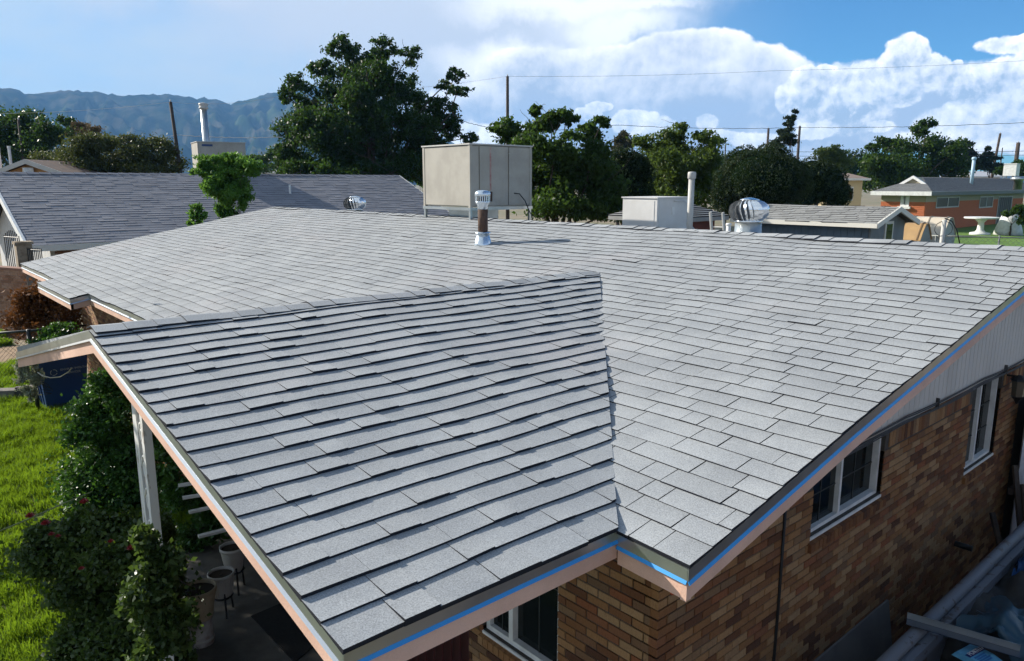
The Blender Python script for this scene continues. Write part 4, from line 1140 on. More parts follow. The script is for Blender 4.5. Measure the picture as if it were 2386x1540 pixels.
# added unseen house across the side yard, blocks sky light on the brick wall
sh_ = thing('neighbour_house', 'added unseen house across the side yard that dims the brick side wall, beyond the right edge', 'house', (4, -4.3, 0))
MB().box((-3.2, -9.0, 0), (13, -4.3, 2.5)).build('wall', mat('added_house_tan_wall', c=(.22, .13, .075), r=.9, c2=(.17, .10, .055), nscale=9), sh_)
MB().add([(-3.7, -3.75, 2.48), (13.5, -3.75, 2.48), (13.5, -6.65, 3.1), (-3.7, -6.65, 3.1), (13.5, -9.5, 2.48), (-3.7, -9.5, 2.48), (-3.7, -3.75, 2.34), (13.5, -3.75, 2.34), (13.5, -9.5, 2.34), (-3.7, -9.5, 2.34)],
         [(0, 1, 2, 3), (3, 2, 4, 5), (0, 6, 7, 1), (5, 4, 8, 9), (0, 3, 5, 9, 6), (1, 7, 8, 4, 2), (6, 9, 8, 7)]).build('roof', mat('old_shingle'), sh_)
for xq in (0.5, 5.0, 9.0):
    wq = MB().box((xq, -4.3, 1.1), (xq+1.3, -4.26, 2.2)).build('window', WHITE, sh_); MB().box((xq+.06, -4.259, 1.16), (xq+1.24, -4.252, 2.14)).build('pane', GLASS, wq)
# ---- right-hand back yards
LAWN2 = mat('far_lawn', c=(.11, .20, .025), r=.95, c2=(.07, .14, .02), nscale=3, ndetail=5, bump=.6, bscale=30)
TZ = 1.85
yd = MB(); q0 = at(2140, 560, 31)
yd.box((q0[0]-1.0, q0[1]-40, -.5), (q0[0]+60, q0[1]+7, TZ))
struct(yd.build('raised_yard', LAWN2))
# blue-grey shed with its gable end towards the near side
ap = at(2098, 483, 22.0); yB = ap[1]
le = on(2044, 522, 1, yB); re = on(2141, 507, 1, yB)
ridge_len = 0
for s_ in np.linspace(1, 30, 600):
    if pix(ap+np.array([0, s_, 0]))[0] < 1762: ridge_len = s_; break
GS = mat('shed_shingle', c=(.235, .235, .225), r=.95, c2=(.27, .27, .26), nscale=2, ndetail=3, tint=.22, grain=.5, gscale=60)
BW = mat('blue_grey_board', c=(.105, .15, .20), r=.8, c2=(.085, .125, .165), nscale=2)
GW = mat('grey_board', c=(.17, .19, .20), r=.8, c2=(.14, .16, .17), nscale=2)
sh = thing('garden_shed', 'long blue-grey shed with pale shingle roof beyond the ridge', 'shed', (le[0], yB, 0))
pt2 = (ap[2]-le[2])/(ap[0]-le[0]); rx_ = ap[0]+(ap[0]-le[0])
re = np.array([rx_, yB, le[2]])
tS = math.atan(pt2); S2 = np.array([cos(tS), 0, sin(tS)]); N2 = np.array([-sin(tS), 0, cos(tS)])
b = MB(); deck(b, [le, ap, ap+[0, ridge_len, 0], le+[0, ridge_len, 0]], N2, .06, -.01)
N3 = np.array([sin(tS), 0, cos(tS)]); deck(b, [ap, re, re+[0, ridge_len, 0], ap+[0, ridge_len, 0]], N3, .06, -.01)
sroof = b.build('roof', mat('shed_dark', c=(.05, .05, .05), r=.9), sh)
pcs = []
shingles(le, (0, 1, 0), S2, N2, [(k_, 0, ridge_len) for k_ in range(int((ap[0]-le[0])/cos(tS)/.17)+1)], .17, [.012, .018], .0, pcs, (.3, .4, .5), rn, gap=.006, butt=.01, hp=((0, 1, (ap[0]-le[0])/cos(tS)),), wavf=lambda a, s: .008*sin(a*1.3+s))
pcs.sort(key=lambda q: -q[0])
for p in pcs[:120]: MB().add(p[1], p[2], p[3], p[4]).build('shingle', [GS, SHE], sroof, fix=False)
b = MB()
for p in pcs[120:]: b.add(p[1], p[2], p[3], p[4])
if b.v: stuff(b.build('shingles', [GS, SHE], sroof, fix=False))
MB().sweep([(-.03, .01), (.025, .01), (.025, -.12), (-.03, -.12)], le, le+[0, ridge_len, 0], (-1, 0, 0)).build('fascia', TRIM, sh)
MB().sweep([(-.03, .02), (.025, .02), (.025, -.13), (-.03, -.13)], le, ap, (0, -1, 0)).build('rake_board', TRIM, sh)
MB().sweep([(-.03, .02), (.025, .02), (.025, -.13), (-.03, -.13)], ap, re, (0, -1, 0)).build('rake_board', TRIM, sh)
ov = .30
MB().box((le[0]+ov, yB+.35, 0), (le[0]+ov+.1, yB+ridge_len-.2, le[2]-.02)).build('wall', BW, sh)
y_ = yB+.36
while y_ < yB+ridge_len-.3:
    MB().box((le[0]+ov-.014, y_, .1), (le[0]+ov, y_+.19, le[2]-.03)).build('board', BW, sh); y_ += .205
MB().prism([(le[0]+ov, yB+.30, 0), (re[0]-ov, yB+.30, 0), (re[0]-ov, yB+.30, le[2]), (ap[0], yB+.30, ap[2]-.12), (le[0]+ov, yB+.30, le[2])], (0, .08, 0)).build('gable_wall', GW, sh)
q = on(2068, 555, 1, yB+.29)
wn_ = MB().box((q[0]-.28, yB+.27, q[2]-.5), (q[0]+.28, yB+.298, q[2]+.5)).build('window', TRIM, sh)
MB().box((q[0]-.2, yB+.262, q[2]-.42), (q[0]+.2, yB+.268, q[2]+.42)).build('pane', GLASS, wn_)
q = on(2015, 552, 1, yB+.29)
# red-brown hipped outbuilding behind the white cooler
hA = at(1596, 458, 25.0); hB = at(1698, 503, 23.0); hC = at(1500, 518, 21.0)
zc = hB[2]
hb_ = thing('outbuilding', 'red-brown outbuilding with hipped pale roof behind the white cooler', 'shed', (hB[0], hB[1], 0))
c1 = np.array([hB[0]-2.6, hB[1], zc]); c2_ = np.array([hB[0], hB[1], zc]); c3 = np.array([hB[0], hB[1]+2.6, zc]); c4 = np.array([hB[0]-2.6, hB[1]+2.6, zc]); cA = np.array([hB[0]-1.3, hB[1]+1.3, hA[2]])
MB().add([c1, c2_, c3, c4, cA, c1-[0, 0, .12], c2_-[0, 0, .12], c3-[0, 0, .12], c4-[0, 0, .12]], [(0, 1, 4), (1, 2, 4), (2, 3, 4), (3, 0, 4), (0, 5, 6, 1), (1, 6, 7, 2), (2, 7, 8, 3), (3, 8, 5, 0), (5, 8, 7, 6)]).build('roof', GS, hb_)
for i in range(11):
    f0 = i/11; f1 = (i+.93)/11
    for (ca_, cb2) in ((c1, c2_), (c4, c1)):
        a0 = ca_+(cA-ca_)*f0; b0 = cb2+(cA-cb2)*f0; b1 = cb2+(cA-cb2)*f1; a1 = ca_+(cA-ca_)*f1
        up = np.array([0, 0, .035]); MB().add([a0+up, b0+up, b1+up*.2, a1+up*.2, a0-up*.1, b0-up*.1], [(0, 1, 2, 3), (0, 4, 5, 1)], [0, 1], rn.random()).build('shingle_course', [GS, SHE], hb_, fix=False)
MB().box((c1[0]+.3, c1[1]+.3, 0), (c3[0]-.3, c3[1]-.3, zc-.1)).build('wall', mat('red_brown_wall', c=(.16, .05, .035), r=.85, c2=(.12, .04, .03), nscale=3), hb_)
# two metal barrel-roofed sheds
def gambrel(label, apx, gy_top, wpx, D, length, cr, cw, seam):
    P = at(apx, gy_top, D); k = D/FPX
    w = wpx*k/abs(RT[0]); h = .30*w
    x0 = P[0]-w/2; y0 = P[1]; z1 = P[2]
    sec = [(x0, z1-.85*w*.62), (x0+w*.17, z1-.26*w), (x0+w*.36, z1-.02*w), (x0+w*.5, z1), (x0+w*.64, z1-.02*w), (x0+w*.83, z1-.26*w), (x0+w, z1-.85*w*.62)]
    t = thing('metal_shed', label, 'shed', (P[0], y0, 0))
    ov_ = .05
    for (a, b_) in zip(sec[:-1], sec[1:]):
        pan = MB().prism([(a[0], y0-ov_, a[1]), (b_[0], y0-ov_, b_[1]), (b_[0], y0-ov_, b_[1]+.03), (a[0], y0-ov_, a[1]+.03)], (0, length, 0)).build('roof_panel', cr, t)
        yy = y0+.05
        while yy < y0+length-.1:
            MB().prism([(a[0], yy, a[1]+.03), (b_[0], yy, b_[1]+.03), (b_[0], yy, b_[1]+.06), (a[0], yy, a[1]+.06)], (0, .045, 0)).build('seam', seam, pan); yy += .62
    zb_ = sec[0][1]
    MB().prism([(x0+.04, y0, 0), (x0+w-.04, y0, 0)]+[(a, y0, z-.01) for a, z in reversed(sec)], (0, .05, 0)).build('gable_wall', cw, t)
    MB().box((x0+.04, y0+.06, 0), (x0+.09, y0+length-.1, zb_)).build('side_wall', cw, t)
    for i in range(int(w/.16)):
        MB().box((x0+.08+i*.16, y0-.012, TZ-1.2), (x0+.11+i*.16, y0-.001, zb_-.02)).build('rib', cw, t)
    MB().box((x0+w*.25, y0-.03, TZ-1.2), (x0+w*.75, y0-.014, zb_-.12)).build('door', cw, t)
    return t
TANM = mat('tan_metal', c=(.40, .25, .105), r=.5, c2=(.34, .21, .09), nscale=2)
CRM = mat('cream_metal', c=(.56, .49, .39), r=.5, c2=(.48, .42, .33), nscale=2)
gambrel('tan metal barrel-roofed garden shed, the smaller nearer one', 2158, 522, 54, 26.5, 2.3, TANM, mat('grey_metal', c=(.24, .25, .24), r=.6), mat('brown_seam', c=(.13, .075, .03), r=.6))
gambrel('cream metal barrel-roofed garden shed behind the tan one', 2214, 508, 62, 30.0, 4.6, CRM, mat('cream_wall_metal', c=(.36, .35, .33), r=.6), mat('cream_seam', c=(.24, .20, .15), r=.6))

# orange brick house on the raised ground
k = 38/FPX
cn = at(2157, 457, 38.); cx0, cy0 = cn[0], cn[1]
zE = at(2152, 448, 37.6)[2]
rh = thing('orange_brick_house', 'orange brick house with grey hipped roof on raised ground at right', 'house', (cx0, cy0, TZ))
DPT = 2.2
while pix((cx0, cy0+DPT, zE))[0] > 2071: DPT += .1
LEN = 16.0
OB = mat('orange_brick', c=(.50, .155, .07), r=.9, c2=(.39, .115, .05), nscale=14, ndetail=3, bump=.3, bscale=30, stretch=(1, 1, 2.5))
MB().box((cx0, cy0, TZ-.3), (cx0+LEN, cy0+DPT, zE-.16)).build('wall', OB, rh)
# its brick courses: rows of bricks on the lit face and the shaded front
rows_ = MB()
r_ = 0
while TZ+r_*.10 < zE-.3:
    z = TZ+r_*.10
    rows_.box((cx0-.012, cy0+.01, z+.008), (cx0, cy0+DPT, z+.092), 0, rn.random())
    rows_.box((cx0, cy0-.012, z+.008), (cx0+LEN, cy0, z+.092), 0, rn.random())
    r_ += 1
stuff(rows_.build('brick_courses', OB, rh))
MB().box((cx0-.02, cy0-.02, zE-.5), (cx0+LEN, cy0+.0, zE-.16)).build('frieze', mat('tan_frieze', c=(.34, .30, .21), r=.8), rh)
MB().box((cx0-.02, cy0+.001, zE-.5), (cx0, cy0+DPT, zE-.16)).build('frieze', mat('tan_frieze'), rh)
ov = .40
ex0, ey0, ey1 = cx0-ov, cy0-ov, cy0+DPT+ov
zR = at(2200, 414, 42.)[2]; ym = (ey0+ey1)/2; ra = np.array([ex0+2.6, ym, zR])
GR2 = mat('far_shingle', c=(.29, .297, .295), r=.95, c2=(.35, .355, .35), nscale=2.5, ndetail=4, stretch=(1, 1, 4))
c1 = np.array([ex0, ey0, zE]); c2_ = np.array([ex0, ey1, zE]); c3 = np.array([ex0+LEN+2, ey0, zE]); rb = np.array([ex0+LEN+2, ym, zR]); c4 = np.array([ex0+LEN+2, ey1, zE])
dn = np.array([0, 0, -.16])
MB().add([c1, c2_, ra, c3, rb, c4, c1+dn, c2_+dn, c3+dn, c4+dn], [(0, 1, 2), (0, 2, 4, 3), (1, 5, 4, 2), (0, 6, 7, 1), (0, 3, 8, 6), (6, 8, 9, 7), (3, 4, 5), (3, 5, 9, 8), (1, 7, 9, 5)]).build('roof', GR2, rh)
for i in range(20):
    f0, f1 = i/20, (i+.96)/20
    a0 = c1+(ra-c1)*f0; b0 = c3+(rb-c3)*f0; a1 = c1+(ra-c1)*f1; b1 = c3+(rb-c3)*f1; up = np.array([0, 0, .03])
    MB().add([a0+up, b0+up, b1+up*.3, a1+up*.3, a0, b0], [(0, 1, 2, 3), (0, 4, 5, 1)], [0, 1]).build('shingle_course', [GR2, SHE], rh, fix=False)
    a0 = c2_+(ra-c2_)*f0; b0 = c1+(ra-c1)*f0; a1 = c2_+(ra-c2_)*f1; b1 = c1+(ra-c1)*f1
    MB().add([a0+up, b0+up, b1+up*.3, a1+up*.3, a0, b0], [(0, 1, 2, 3), (0, 4, 5, 1)], [0, 1]).build('shingle_course', [GR2, SHE], rh, fix=False)
MB().sweep([(-.02, .03), (.03, .03), (.03, -.17), (-.02, -.17)], c1, c2_, (-1, 0, 0)).build('fascia', WHITE, rh)
MB().sweep([(-.02, .03), (.03, .03), (.03, -.17), (-.02, -.17)], c1, c3, (0, -1, 0)).build('fascia', mat('grey_fascia', c=(.12, .13, .13), r=.6), rh)
# small dutch gable at the hip end
gz0 = zR-.42; gx = ex0+1.5
gt = MB().prism([(gx, ym-.75, gz0), (gx, ym+.75, gz0), (gx, ym, zR+.02)], (1.2, 0, 0)).build('gablet', mat('tan_frieze'), rh)
for s_ in (-1, 1): MB().sweep([(-.03, .03), (.12, .03), (.12, -.12), (-.03, -.12)], (gx, ym+s_*.9, gz0-.08), (gx, ym, zR+.06), (-1, 0, 0)).build('gablet_trim', WHITE, gt)
def hw(pl, pr, pt_, pb, mull=True, door=False):
    a = on(pl, (pt_+pb)/2, 1, cy0-.02); b_ = on(pr, (pt_+pb)/2, 1, cy0-.02); z1 = on((pl+pr)/2, pt_, 1, cy0-.02)[2]; z0 = on((pl+pr)/2, pb, 1, cy0-.02)[2]
    w = MB()
    fr = .07
    w.box((a[0], cy0-.05, z0), (b_[0], cy0-.021, z0+fr)).box((a[0], cy0-.05, z1-fr), (b_[0], cy0-.021, z1)).box((a[0], cy0-.05, z0+fr), (a[0]+fr, cy0-.021, z1-fr)).box((b_[0]-fr, cy0-.05, z0+fr), (b_[0], cy0-.021, z1-fr))
    if mull:
        m_ = (a[0]+b_[0])/2; w.box((m_-fr*.6, cy0-.05, z0+fr), (m_+fr*.6, cy0-.021, z1-fr))
    w = w.build('door_frame' if door else 'window', PALE, rh)
    MB().box((a[0]+fr, cy0-.030, z0+fr), (b_[0]-fr, cy0-.0225, z1-fr)).build('pane', mat('dark_pane', c=(.008, .009, .010), r=.35, spec=.2) if not door else BLACK, w)
    if door:
        for i in range(7):
            x_ = a[0]+fr+(b_[0]-a[0]-2*fr)*(i+.5)/7; MB().box((x_-.02, cy0-.06, z0), (x_+.02, cy0-.051, z1)).build('bar', mat('grey_bar', c=(.2, .2, .2), r=.5), w)
hw(2180, 2233, 458, 484); hw(2281, 2312, 457, 484); hw(2322, 2354, 457, 524, False, True)
a = on(2118, 468, 0, cx0-.02); b_ = on(2098, 468, 0, cx0-.02); z1 = on(2108, 453, 0, cx0-.02)[2]; z0 = on(2108, 481, 0, cx0-.02)[2]
w = MB().box((cx0-.06, a[1], z0), (cx0-.014, b_[1], z1)).build('window', WHITE, rh)
MB().box((cx0-.07, a[1]+.2, z0+.12), (cx0-.061, b_[1]-.2, z1-.12)).build('pane', mat('curtain_glass', c=(.30, .31, .30), r=.2), w)
for i in range(4): yq = a[1]+.2+(b_[1]-a[1]-.4)*(i+.5)/4; MB().box((cx0-.09, yq-.02, z0+.1), (cx0-.071, yq+.02, z1-.1)).build('bar', WHITE, w)
MB().box((cx0-.16, a[1]-.1, z0-.12), (cx0-.014, b_[1]+.1, z0)).build('sill', WHITE, w)
# blue vent pipe on its roof and a small turbine
q = at(2264, 414, 43.); zt = at(2269, 366, 43.)[2]
t = thing('vent_pipe', 'pale blue vent pipe rising from the orange house roof', 'vent pipe', (q[0], q[1], q[2]-.4))
MB().lathe((q[0], q[1], 0), [(.09, q[2]-.4), (.09, zt-.1)], 10).build('pipe', mat('pale_blue_paint', c=(.36, .50, .60), r=.5), t, smooth=True)
MB().lathe((q[0], q[1], 0), [(.12, zt-.16), (.13, zt-.04), (.06, zt)], 10).build('cap', mat('pale_blue_paint'), t, smooth=True)
q = at(2372, 420, 40.)
t = thing('roof_vent', 'low silver roof vent at the right edge of the orange house roof', 'roof vent', q-[0, 0, .5])
MB().lathe(q, [(.20, -.5), (.20, -.02), (.38, .0), (.38, .13), (.2, .2)], 14).build('hood', GALV, t, smooth=True)
MB().lathe(q-np.array([1.0, .8, 0]), [(.12, -.5), (.12, -.05), (.2, 0), (.1, .1)], 10).build('stub', BLACK, t, smooth=True)
# stone table, planter and lawn furniture in front of it
q = at(2285, 520, 36.); 
t = thing('garden_table', 'white round stone pedestal table in front of the orange house', 'table', (q[0], q[1], TZ))
MB().lathe((q[0], q[1], TZ), [(.46, 0), (.43, .10), (.22, .14), (.15, .24), (.13, .58), (.24, .70), (.32, .76)], 20).build('pedestal', WHITE, t, smooth=True)
MB().lathe((q[0], q[1], TZ), [(.66, .76), (.74, .78), (.74, .84), (.0, .84)], 28).build('table_top', WHITE, t)
q = at(2350, 525, 36.)
t = thing('planter', 'large white bell-shaped planter by the barred door', 'planter', (q[0], q[1], TZ))
MB().lathe((q[0], q[1], TZ), [(.62, 0), (.55, .30), (.40, .75), (.32, .98), (.26, .98), (.3, .8)], 20).build('pot', WHITE, t, smooth=True)
tree('oleander_bush', 'leafy bush with pale flowers over the white planter at right edge', 35, [(2360, 495, 18, 10), (2378, 505, 22, 16), (2345, 500, 10, 8), (2385, 490, 18, 14)], 2500, .14, LM, cat='bush', seed=51, tr=.05, spread=.3, gz=TZ)
# chain-link fence
t = thing('chain_link_fence', 'chain-link fence with thin posts along the lawn at right', 'fence', (gnd(2300, 570, .5)[0], gnd(2300, 570, .5)[1], 1.0))
fD = 26.0
tp = [at(px, py, fD-(px-2200)*.006) for px, py in ((2170, 549), (2258, 551), (2325, 553), (2450, 556))]
bt = [at(px, py, fD-(px-2200)*.006) for px, py in ((2170, 574), (2250, 578), (2325, 581), (2450, 585))]
MB().tube(tp, .022, 6).build('top_rail', mat('grey_pipe', c=(.20, .21, .20), r=.5, metal=.4), t, smooth=True)
for px in (2180, 2328, 2440):
    q = at(px, 551, fD-(px-2200)*.006); MB().tube([(q[0], q[1], q[2]-1.6), (q[0], q[1], q[2]+.03)], .03, 8).build('post', mat('grey_pipe'), t, smooth=True)
ms = MB(); fa, fb_ = tp[0], tp[-1]; fl_ = np.linalg.norm(fb_-fa); fd = (fb_-fa)/fl_
for i in range(int(fl_/.16)):
    p = fa+fd*(i*.16)
    for s_ in (1, -1):
        e = p+fd*(s_*1.3); f = 1.0
        ms.tube([p-[0, 0, .02], e-[0, 0, 1.32]], .0035, 3, cap=False)
ms.build('mesh', mat('grey_pipe'), t)
# leaning dark post and wire coil by the sheds
q = at(2192, 560, 25.)
t = thing('yard_post', 'pale leaning yard post with wires in front of the cream shed', 'post', (q[0], q[1], .9))
zt = at(2204, 512, 25.)[2]; q2 = at(2200, 512, 25.)
MB().tube([(q[0], q[1], .9), (q2[0], q2[1], zt)], .07, 10).build('pole', PALE, t, smooth=True)
MB().tube([q2+[0, 0, .05], q2+RT*.25+[0, 0, -.05], q2+RT*.45+[0, 0, -.35], q2+RT*.6+[0, 0, -.8]], .02, 5).build('wire', BLACK, t, smooth=True)
MB().tube([q2+RT*.3*cos(a)+np.array([0, 0, -.3+.25*sin(a)]) for a in np.linspace(0, 2*pi, 14)], .012, 4).build('wire', BLACK, t, smooth=True)
# pale house and others glimpsed further off
def far_house(label, px0, px1, pt_, pe, pb, D, cw, cr, ridge=.5):
    k = D/FPX; a = at(px0, pe, D); b_ = at(px1, pe, D)
    dy = np.array([cos(YAW), sin(YAW), 0.]); z1 = at((px0+px1)/2, pt_, D)[2]; z0 = min(0, at(px0, pb, D)[2])
    a2, b2 = a.copy(), b_.copy(); a2[2] = z0; b2[2] = z0
    t = thing('far_house', label, 'house', (a[0], a[1], z0))
    MB().prism([a2, b2, b_, a], dy*7).build('wall', cw, t)
    wv = b_-a
    m0 = a+wv*.0+dy*3.5; m0[2] = z1; m1 = b_+dy*3.5; m1[2] = z1
    of = RT*.4-dy*.4
    MB().add([a-RT*.4-dy*.4, b_+RT*.4-dy*.4, m1+RT*.4, m0-RT*.4, b_+RT*.4+dy*7.4, a-RT*.4+dy*7.4], [(0, 1, 2, 3), (3, 2, 4, 5), (0, 3, 5), (1, 4, 2), (0, 5, 4, 1)]).build('roof', cr, t)
    MB().prism([a-dy*.41-RT*.4-[0, 0, .14], b_-dy*.41+RT*.4-[0, 0, .14], b_-dy*.41+RT*.4+[0, 0, .02], a-dy*.41-RT*.4+[0, 0, .02]], -dy*.03).build('fascia', WHITE, t)
    w = wv*.22; p = a2+wv*.35; p[2] = a[2]-1.6
    wi = MB().obox(p-dy*.03, w, -dy*.04, (0, 0, 1.0)).build('window', WHITE, t)
    MB().obox(p+w*.1-dy*.075+[0, 0, .1], w*.8, -dy*.01, (0, 0, .8)).build('pane', GLASS, wi)
    return t
far_house('pale cream house glimpsed between the evergreens and the leafy tree', 1962, 2010, 402, 416, 460, 55, mat('cream_wall', c=(.55, .45, .27), r=.9), mat('tan_roof', c=(.20, .15, .12), r=.9))
far_house('distant pale grey house roof left of the dark pole at right', 2268, 2330, 398, 411, 440, 95, mat('peach_wall', c=(.45, .33, .25), r=.9), mat('pale_roof', c=(.36, .37, .40), r=.9))
far_house('distant low roofs in the gap left of the tallest tree', 585, 640, 396, 402, 420, 110, mat('cream_wall'), mat('pale_roof'))
q = at(2356, 395, 60.)
t = thing('evaporative_cooler', 'bright white cooler on the skyline at the right edge', 'cooler', q-[0, 0, 1.2])
MB().box((q[0]-.45, q[1]-.45, q[2]-.5), (q[0]+.45, q[1]+.45, q[2]+.42)).build('cabinet', WHITE, t)
MB().box((q[0]-.48, q[1]-.48, q[2]+.42), (q[0]+.48, q[1]+.48, q[2]+.47)).build('lid', WHITE, t)
for sx in (-.4, .4):
    for sy in (-.4, .4): MB().box((q[0]+sx-.04, q[1]+sy-.04, q[2]-2.2), (q[0]+sx+.04, q[1]+sy+.04, q[2]-.5)).build('leg', GALV, t)

# ---- poles and wires
def pole(px, py, D, label, r=.13, lean=(0, 0), arm=None):
    p = at(px, py, D)
    t = thing('utility_pole', label, 'utility pole', (p[0]+lean[0], p[1]+lean[1], 0), 'wooden utility poles')
    MB().tube([(p[0]+lean[0], p[1]+lean[1], -.1), (p[0]+lean[0]*.5, p[1]+lean[1]*.5, p[2]*.5), p], [r*1.25, r*1.1, r*.85], 10).build('shaft', WOOD, t, smooth=True)
    MB().lathe(p, [(.03, 0), (.05, .05), (.03, .14)], 8).build('insulator', PALE, t, smooth=True)
    if arm: MB().bar(p+RT*-arm*.5-[0, 0, .9], p+RT*arm*.5-[0, 0, .9], .10, .12).build('crossarm', WOOD, t)
    return p
lean = RT*.55
pA_ = pole(397, 238, 46, 'slim dark wooden pole left of the neighbouring cooler', .11, tuple(lean[:2]))
pB_ = pole(1182, 178, 58, 'dark wooden pole rising above the big cream cooler', .13)
pC_ = pole(1790, 299, 95, 'thin wooden pole left of the leaning pine', .16)
pD_ = pole(1863, 294, 92, 'thin wooden pole right of the leaning pine', .16)
pE_ = pole(2330, 311, 88, 'tall dark pole over the orange house roof', .15, tuple((-RT*.8)[:2]))
pF_ = pole(2372, 332, 86, 'thick dark pole near the right edge of the picture', .24)
pG_ = pole(1690, 338, 110, 'faint distant pole between the loose tree and the dark evergreen', .10)
pH_ = pole(2335, 345, 120, 'faint distant pole right of the spreading pine', .10)
pI_ = pole(43, 280, 50, 'short pale pole among the far left trees', .09)
def wire(label, pts, r, m_, wob=0., sag=.0):
    out = []
    for (a, b_) in zip(pts[:-1], pts[1:]):
        a, b_ = np.asarray(a), np.asarray(b_); n = 24
        for i in range(n):
            f = i/n; p = a+(b_-a)*f; p = p-np.array([0, 0, sag*4*f*(1-f)])
            if wob: p = p+np.array([0, 0, wob*sin(i*1.7+len(out))])
            out.append(p)
    out.append(np.asarray(pts[-1]))
    o = MB().tube(out, r, 5); o.origin = out[0]
    o = o.build('overhead_wire', m_, None, smooth=True)
    tag(o, label, 'wire', 'overhead wires')
wire('highest thin wire from the left edge over the slim pole to the centre pole', [at(-150, 264, 44), pA_, at(640, 226, 50), pB_], .009, WIREL, sag=.25)
wire('highest thin wire crossing the clouds from the tall centre pole to the right edge', [pB_, at(1800, 165, 62), at(2500, 134, 64)], .009, WIRE, sag=.15)
wire('twisted service cable under the clouds at right, above the paired lines', [at(1040, 268, 60), pB_-[0, 0, 4.0], at(1430, 291, 66), at(1870, 297, 80), at(2500, 280, 66)], .022, WIRE, wob=.03, sag=.2)
wire('upper of the paired dark lines just above the right-hand trees', [at(1405, 343, 70), at(1900, 354, 78), at(2500, 350, 70)], .020, WIRE, sag=.1)
wire('lower of the paired dark lines just above the right-hand trees', [at(1405, 353, 70), at(1900, 364, 78), at(2500, 359, 70)], .020, WIRE, sag=.1)
wire('pale twisted drop cable from the slim pole towards the tallest tree', [pA_+np.array(lean)*.45-[0, 0, 1.95], at(660, 319, 46)], .02, WIREL, wob=.02, sag=.1)
wire('pale drop cable from the slim pole towards the far left trees', [pA_+np.array(lean)*.45-[0, 0, 1.95], at(230, 326, 46)], .016, WIREL, sag=.15)

# ------------------------------------------------------------------ front yard
lm_ = mat('lawn_soil', c=(.055, .085, .018), r=.98, c2=(.09, .10, .03), nscale=5, ndetail=5)
b = MB(); b.add([(-9, -6, .004), (.34, -6, .004), (.34, 19.4, .004), (-9, 19.4, .004)], [(0, 1, 2, 3)])
struct(b.build('lawn', lm_))
b = MB(); b.add([(-9, 19.4, .004), (.34, 19.4, .004), (.34, 21.8, .004), (-9, 21.8, .004)], [(0, 1, 2, 3)])
struct(b.build('dirt_strip', mat('bare_dirt', c=(.30, .20, .12), r=.98, c2=(.22, .15, .09), nscale=3, ndetail=5)))
b = MB(); b.add([(-9, 21.8, .004), (.34, 21.8, .004), (.34, 29, .004), (-9, 29, .004)], [(0, 1, 2, 3)])
struct(b.build('far_lawn', lm_))
rg = np.random.default_rng(77)
def grass(n, ylo, yhi, hmin, hmax, wid):
    y = ylo+(yhi-ylo)*rg.random(n)**1.25
    xl = -2.69+.102*(y+1.84)-.35
    x = xl+(rg.random(n))*(.25-xl)
    kp = ~((x > -1.34) & (y < 7.2)); x, y = x[kp], y[kp]; n = len(x)
    # thin, uneven turf: clumps and hollows
    cl = np.array([mnz((a*1.1, b_*1.1, 3.0)) for a, b_ in zip(x, y)])
    c2n = np.array([mnz((a*4.3, b_*4.3, 8.0)) for a, b_ in zip(x, y)])
    h = (hmin+(hmax-hmin)*rg.random(n))*(1+.7*cl+.9*c2n)
    an = rg.random(n)*2*pi; le = rg.random(n)*.75*h
    la = an+rg.normal(size=n)*1.0
    B = np.stack([x, y, np.zeros(n)], 1); w = wid*(.6+.8*rg.random(n))
    sx = np.stack([np.cos(an), np.sin(an), np.zeros(n)], 1)*w[:, None]
    mid = B+np.stack([np.cos(la)*le*.35, np.sin(la)*le*.35, h*.6], 1)
    tip = B+np.stack([np.cos(la)*le, np.sin(la)*le, h], 1)
    V = np.stack([B-sx, B+sx, mid+sx*.7, mid-sx*.7, tip, tip+sx*.05], 1).reshape(-1, 3)
    k = np.arange(n)[:, None]*6
    F = np.concatenate([k+np.array([0, 1, 2, 3]), k+np.array([3, 2, 5, 4])], 0)
    t = np.clip(.5+.5*cl+.6*c2n+rg.normal(size=n)*.2, 0, 1)
    return V, F, np.repeat(t, 6)
GL = leafmat('grass_blade', (.024, .080, .006), (.135, .200, .014), .6, .40, (.26, .41, .02), .25)
V1, F1, t1 = grass(95000, 4.2, 19.3, .07, .16, .0055)
V2, F2, t2 = grass(12000, 21.9, 28.5, .10, .18, .010)
o = fastmesh('grass', np.concatenate([V1, V2]), np.concatenate([F1, F2+len(V1)]), GL, np.concatenate([t1, t2]))
stuff(o); o['label'] = 'bright yellow-green lawn grass along the house front'; o['category'] = 'grass'
# porch slab
b = MB(); b.box((-1.28, .52, 0), (XW-.02, 7.1, .10)); struct(b.build('porch_slab', mat('shade_toned_concrete', c=(.13, .12, .105), r=.92, c2=(.085, .08, .07), nscale=4, ndetail=6, grain=.4, gscale=120)))  # slab concrete darkened, so part of the porch shade is in its colour
b = MB(); b.box((-9, -1.2, 0), (XW-.02, .515, .05)); struct(b.build('walkway', CONC))
b = MB(); b.add([(.34, -6, .006), (14, -6, .006), (14, .41, .006), (.34, .41, .006)], [(0, 1, 2, 3)]); struct(b.build('driveway', mat('dark_gravel', c=(.10, .09, .08), r=.98, c2=(.15, .135, .12), nscale=30, ndetail=4, bump=.6, bscale=60)))
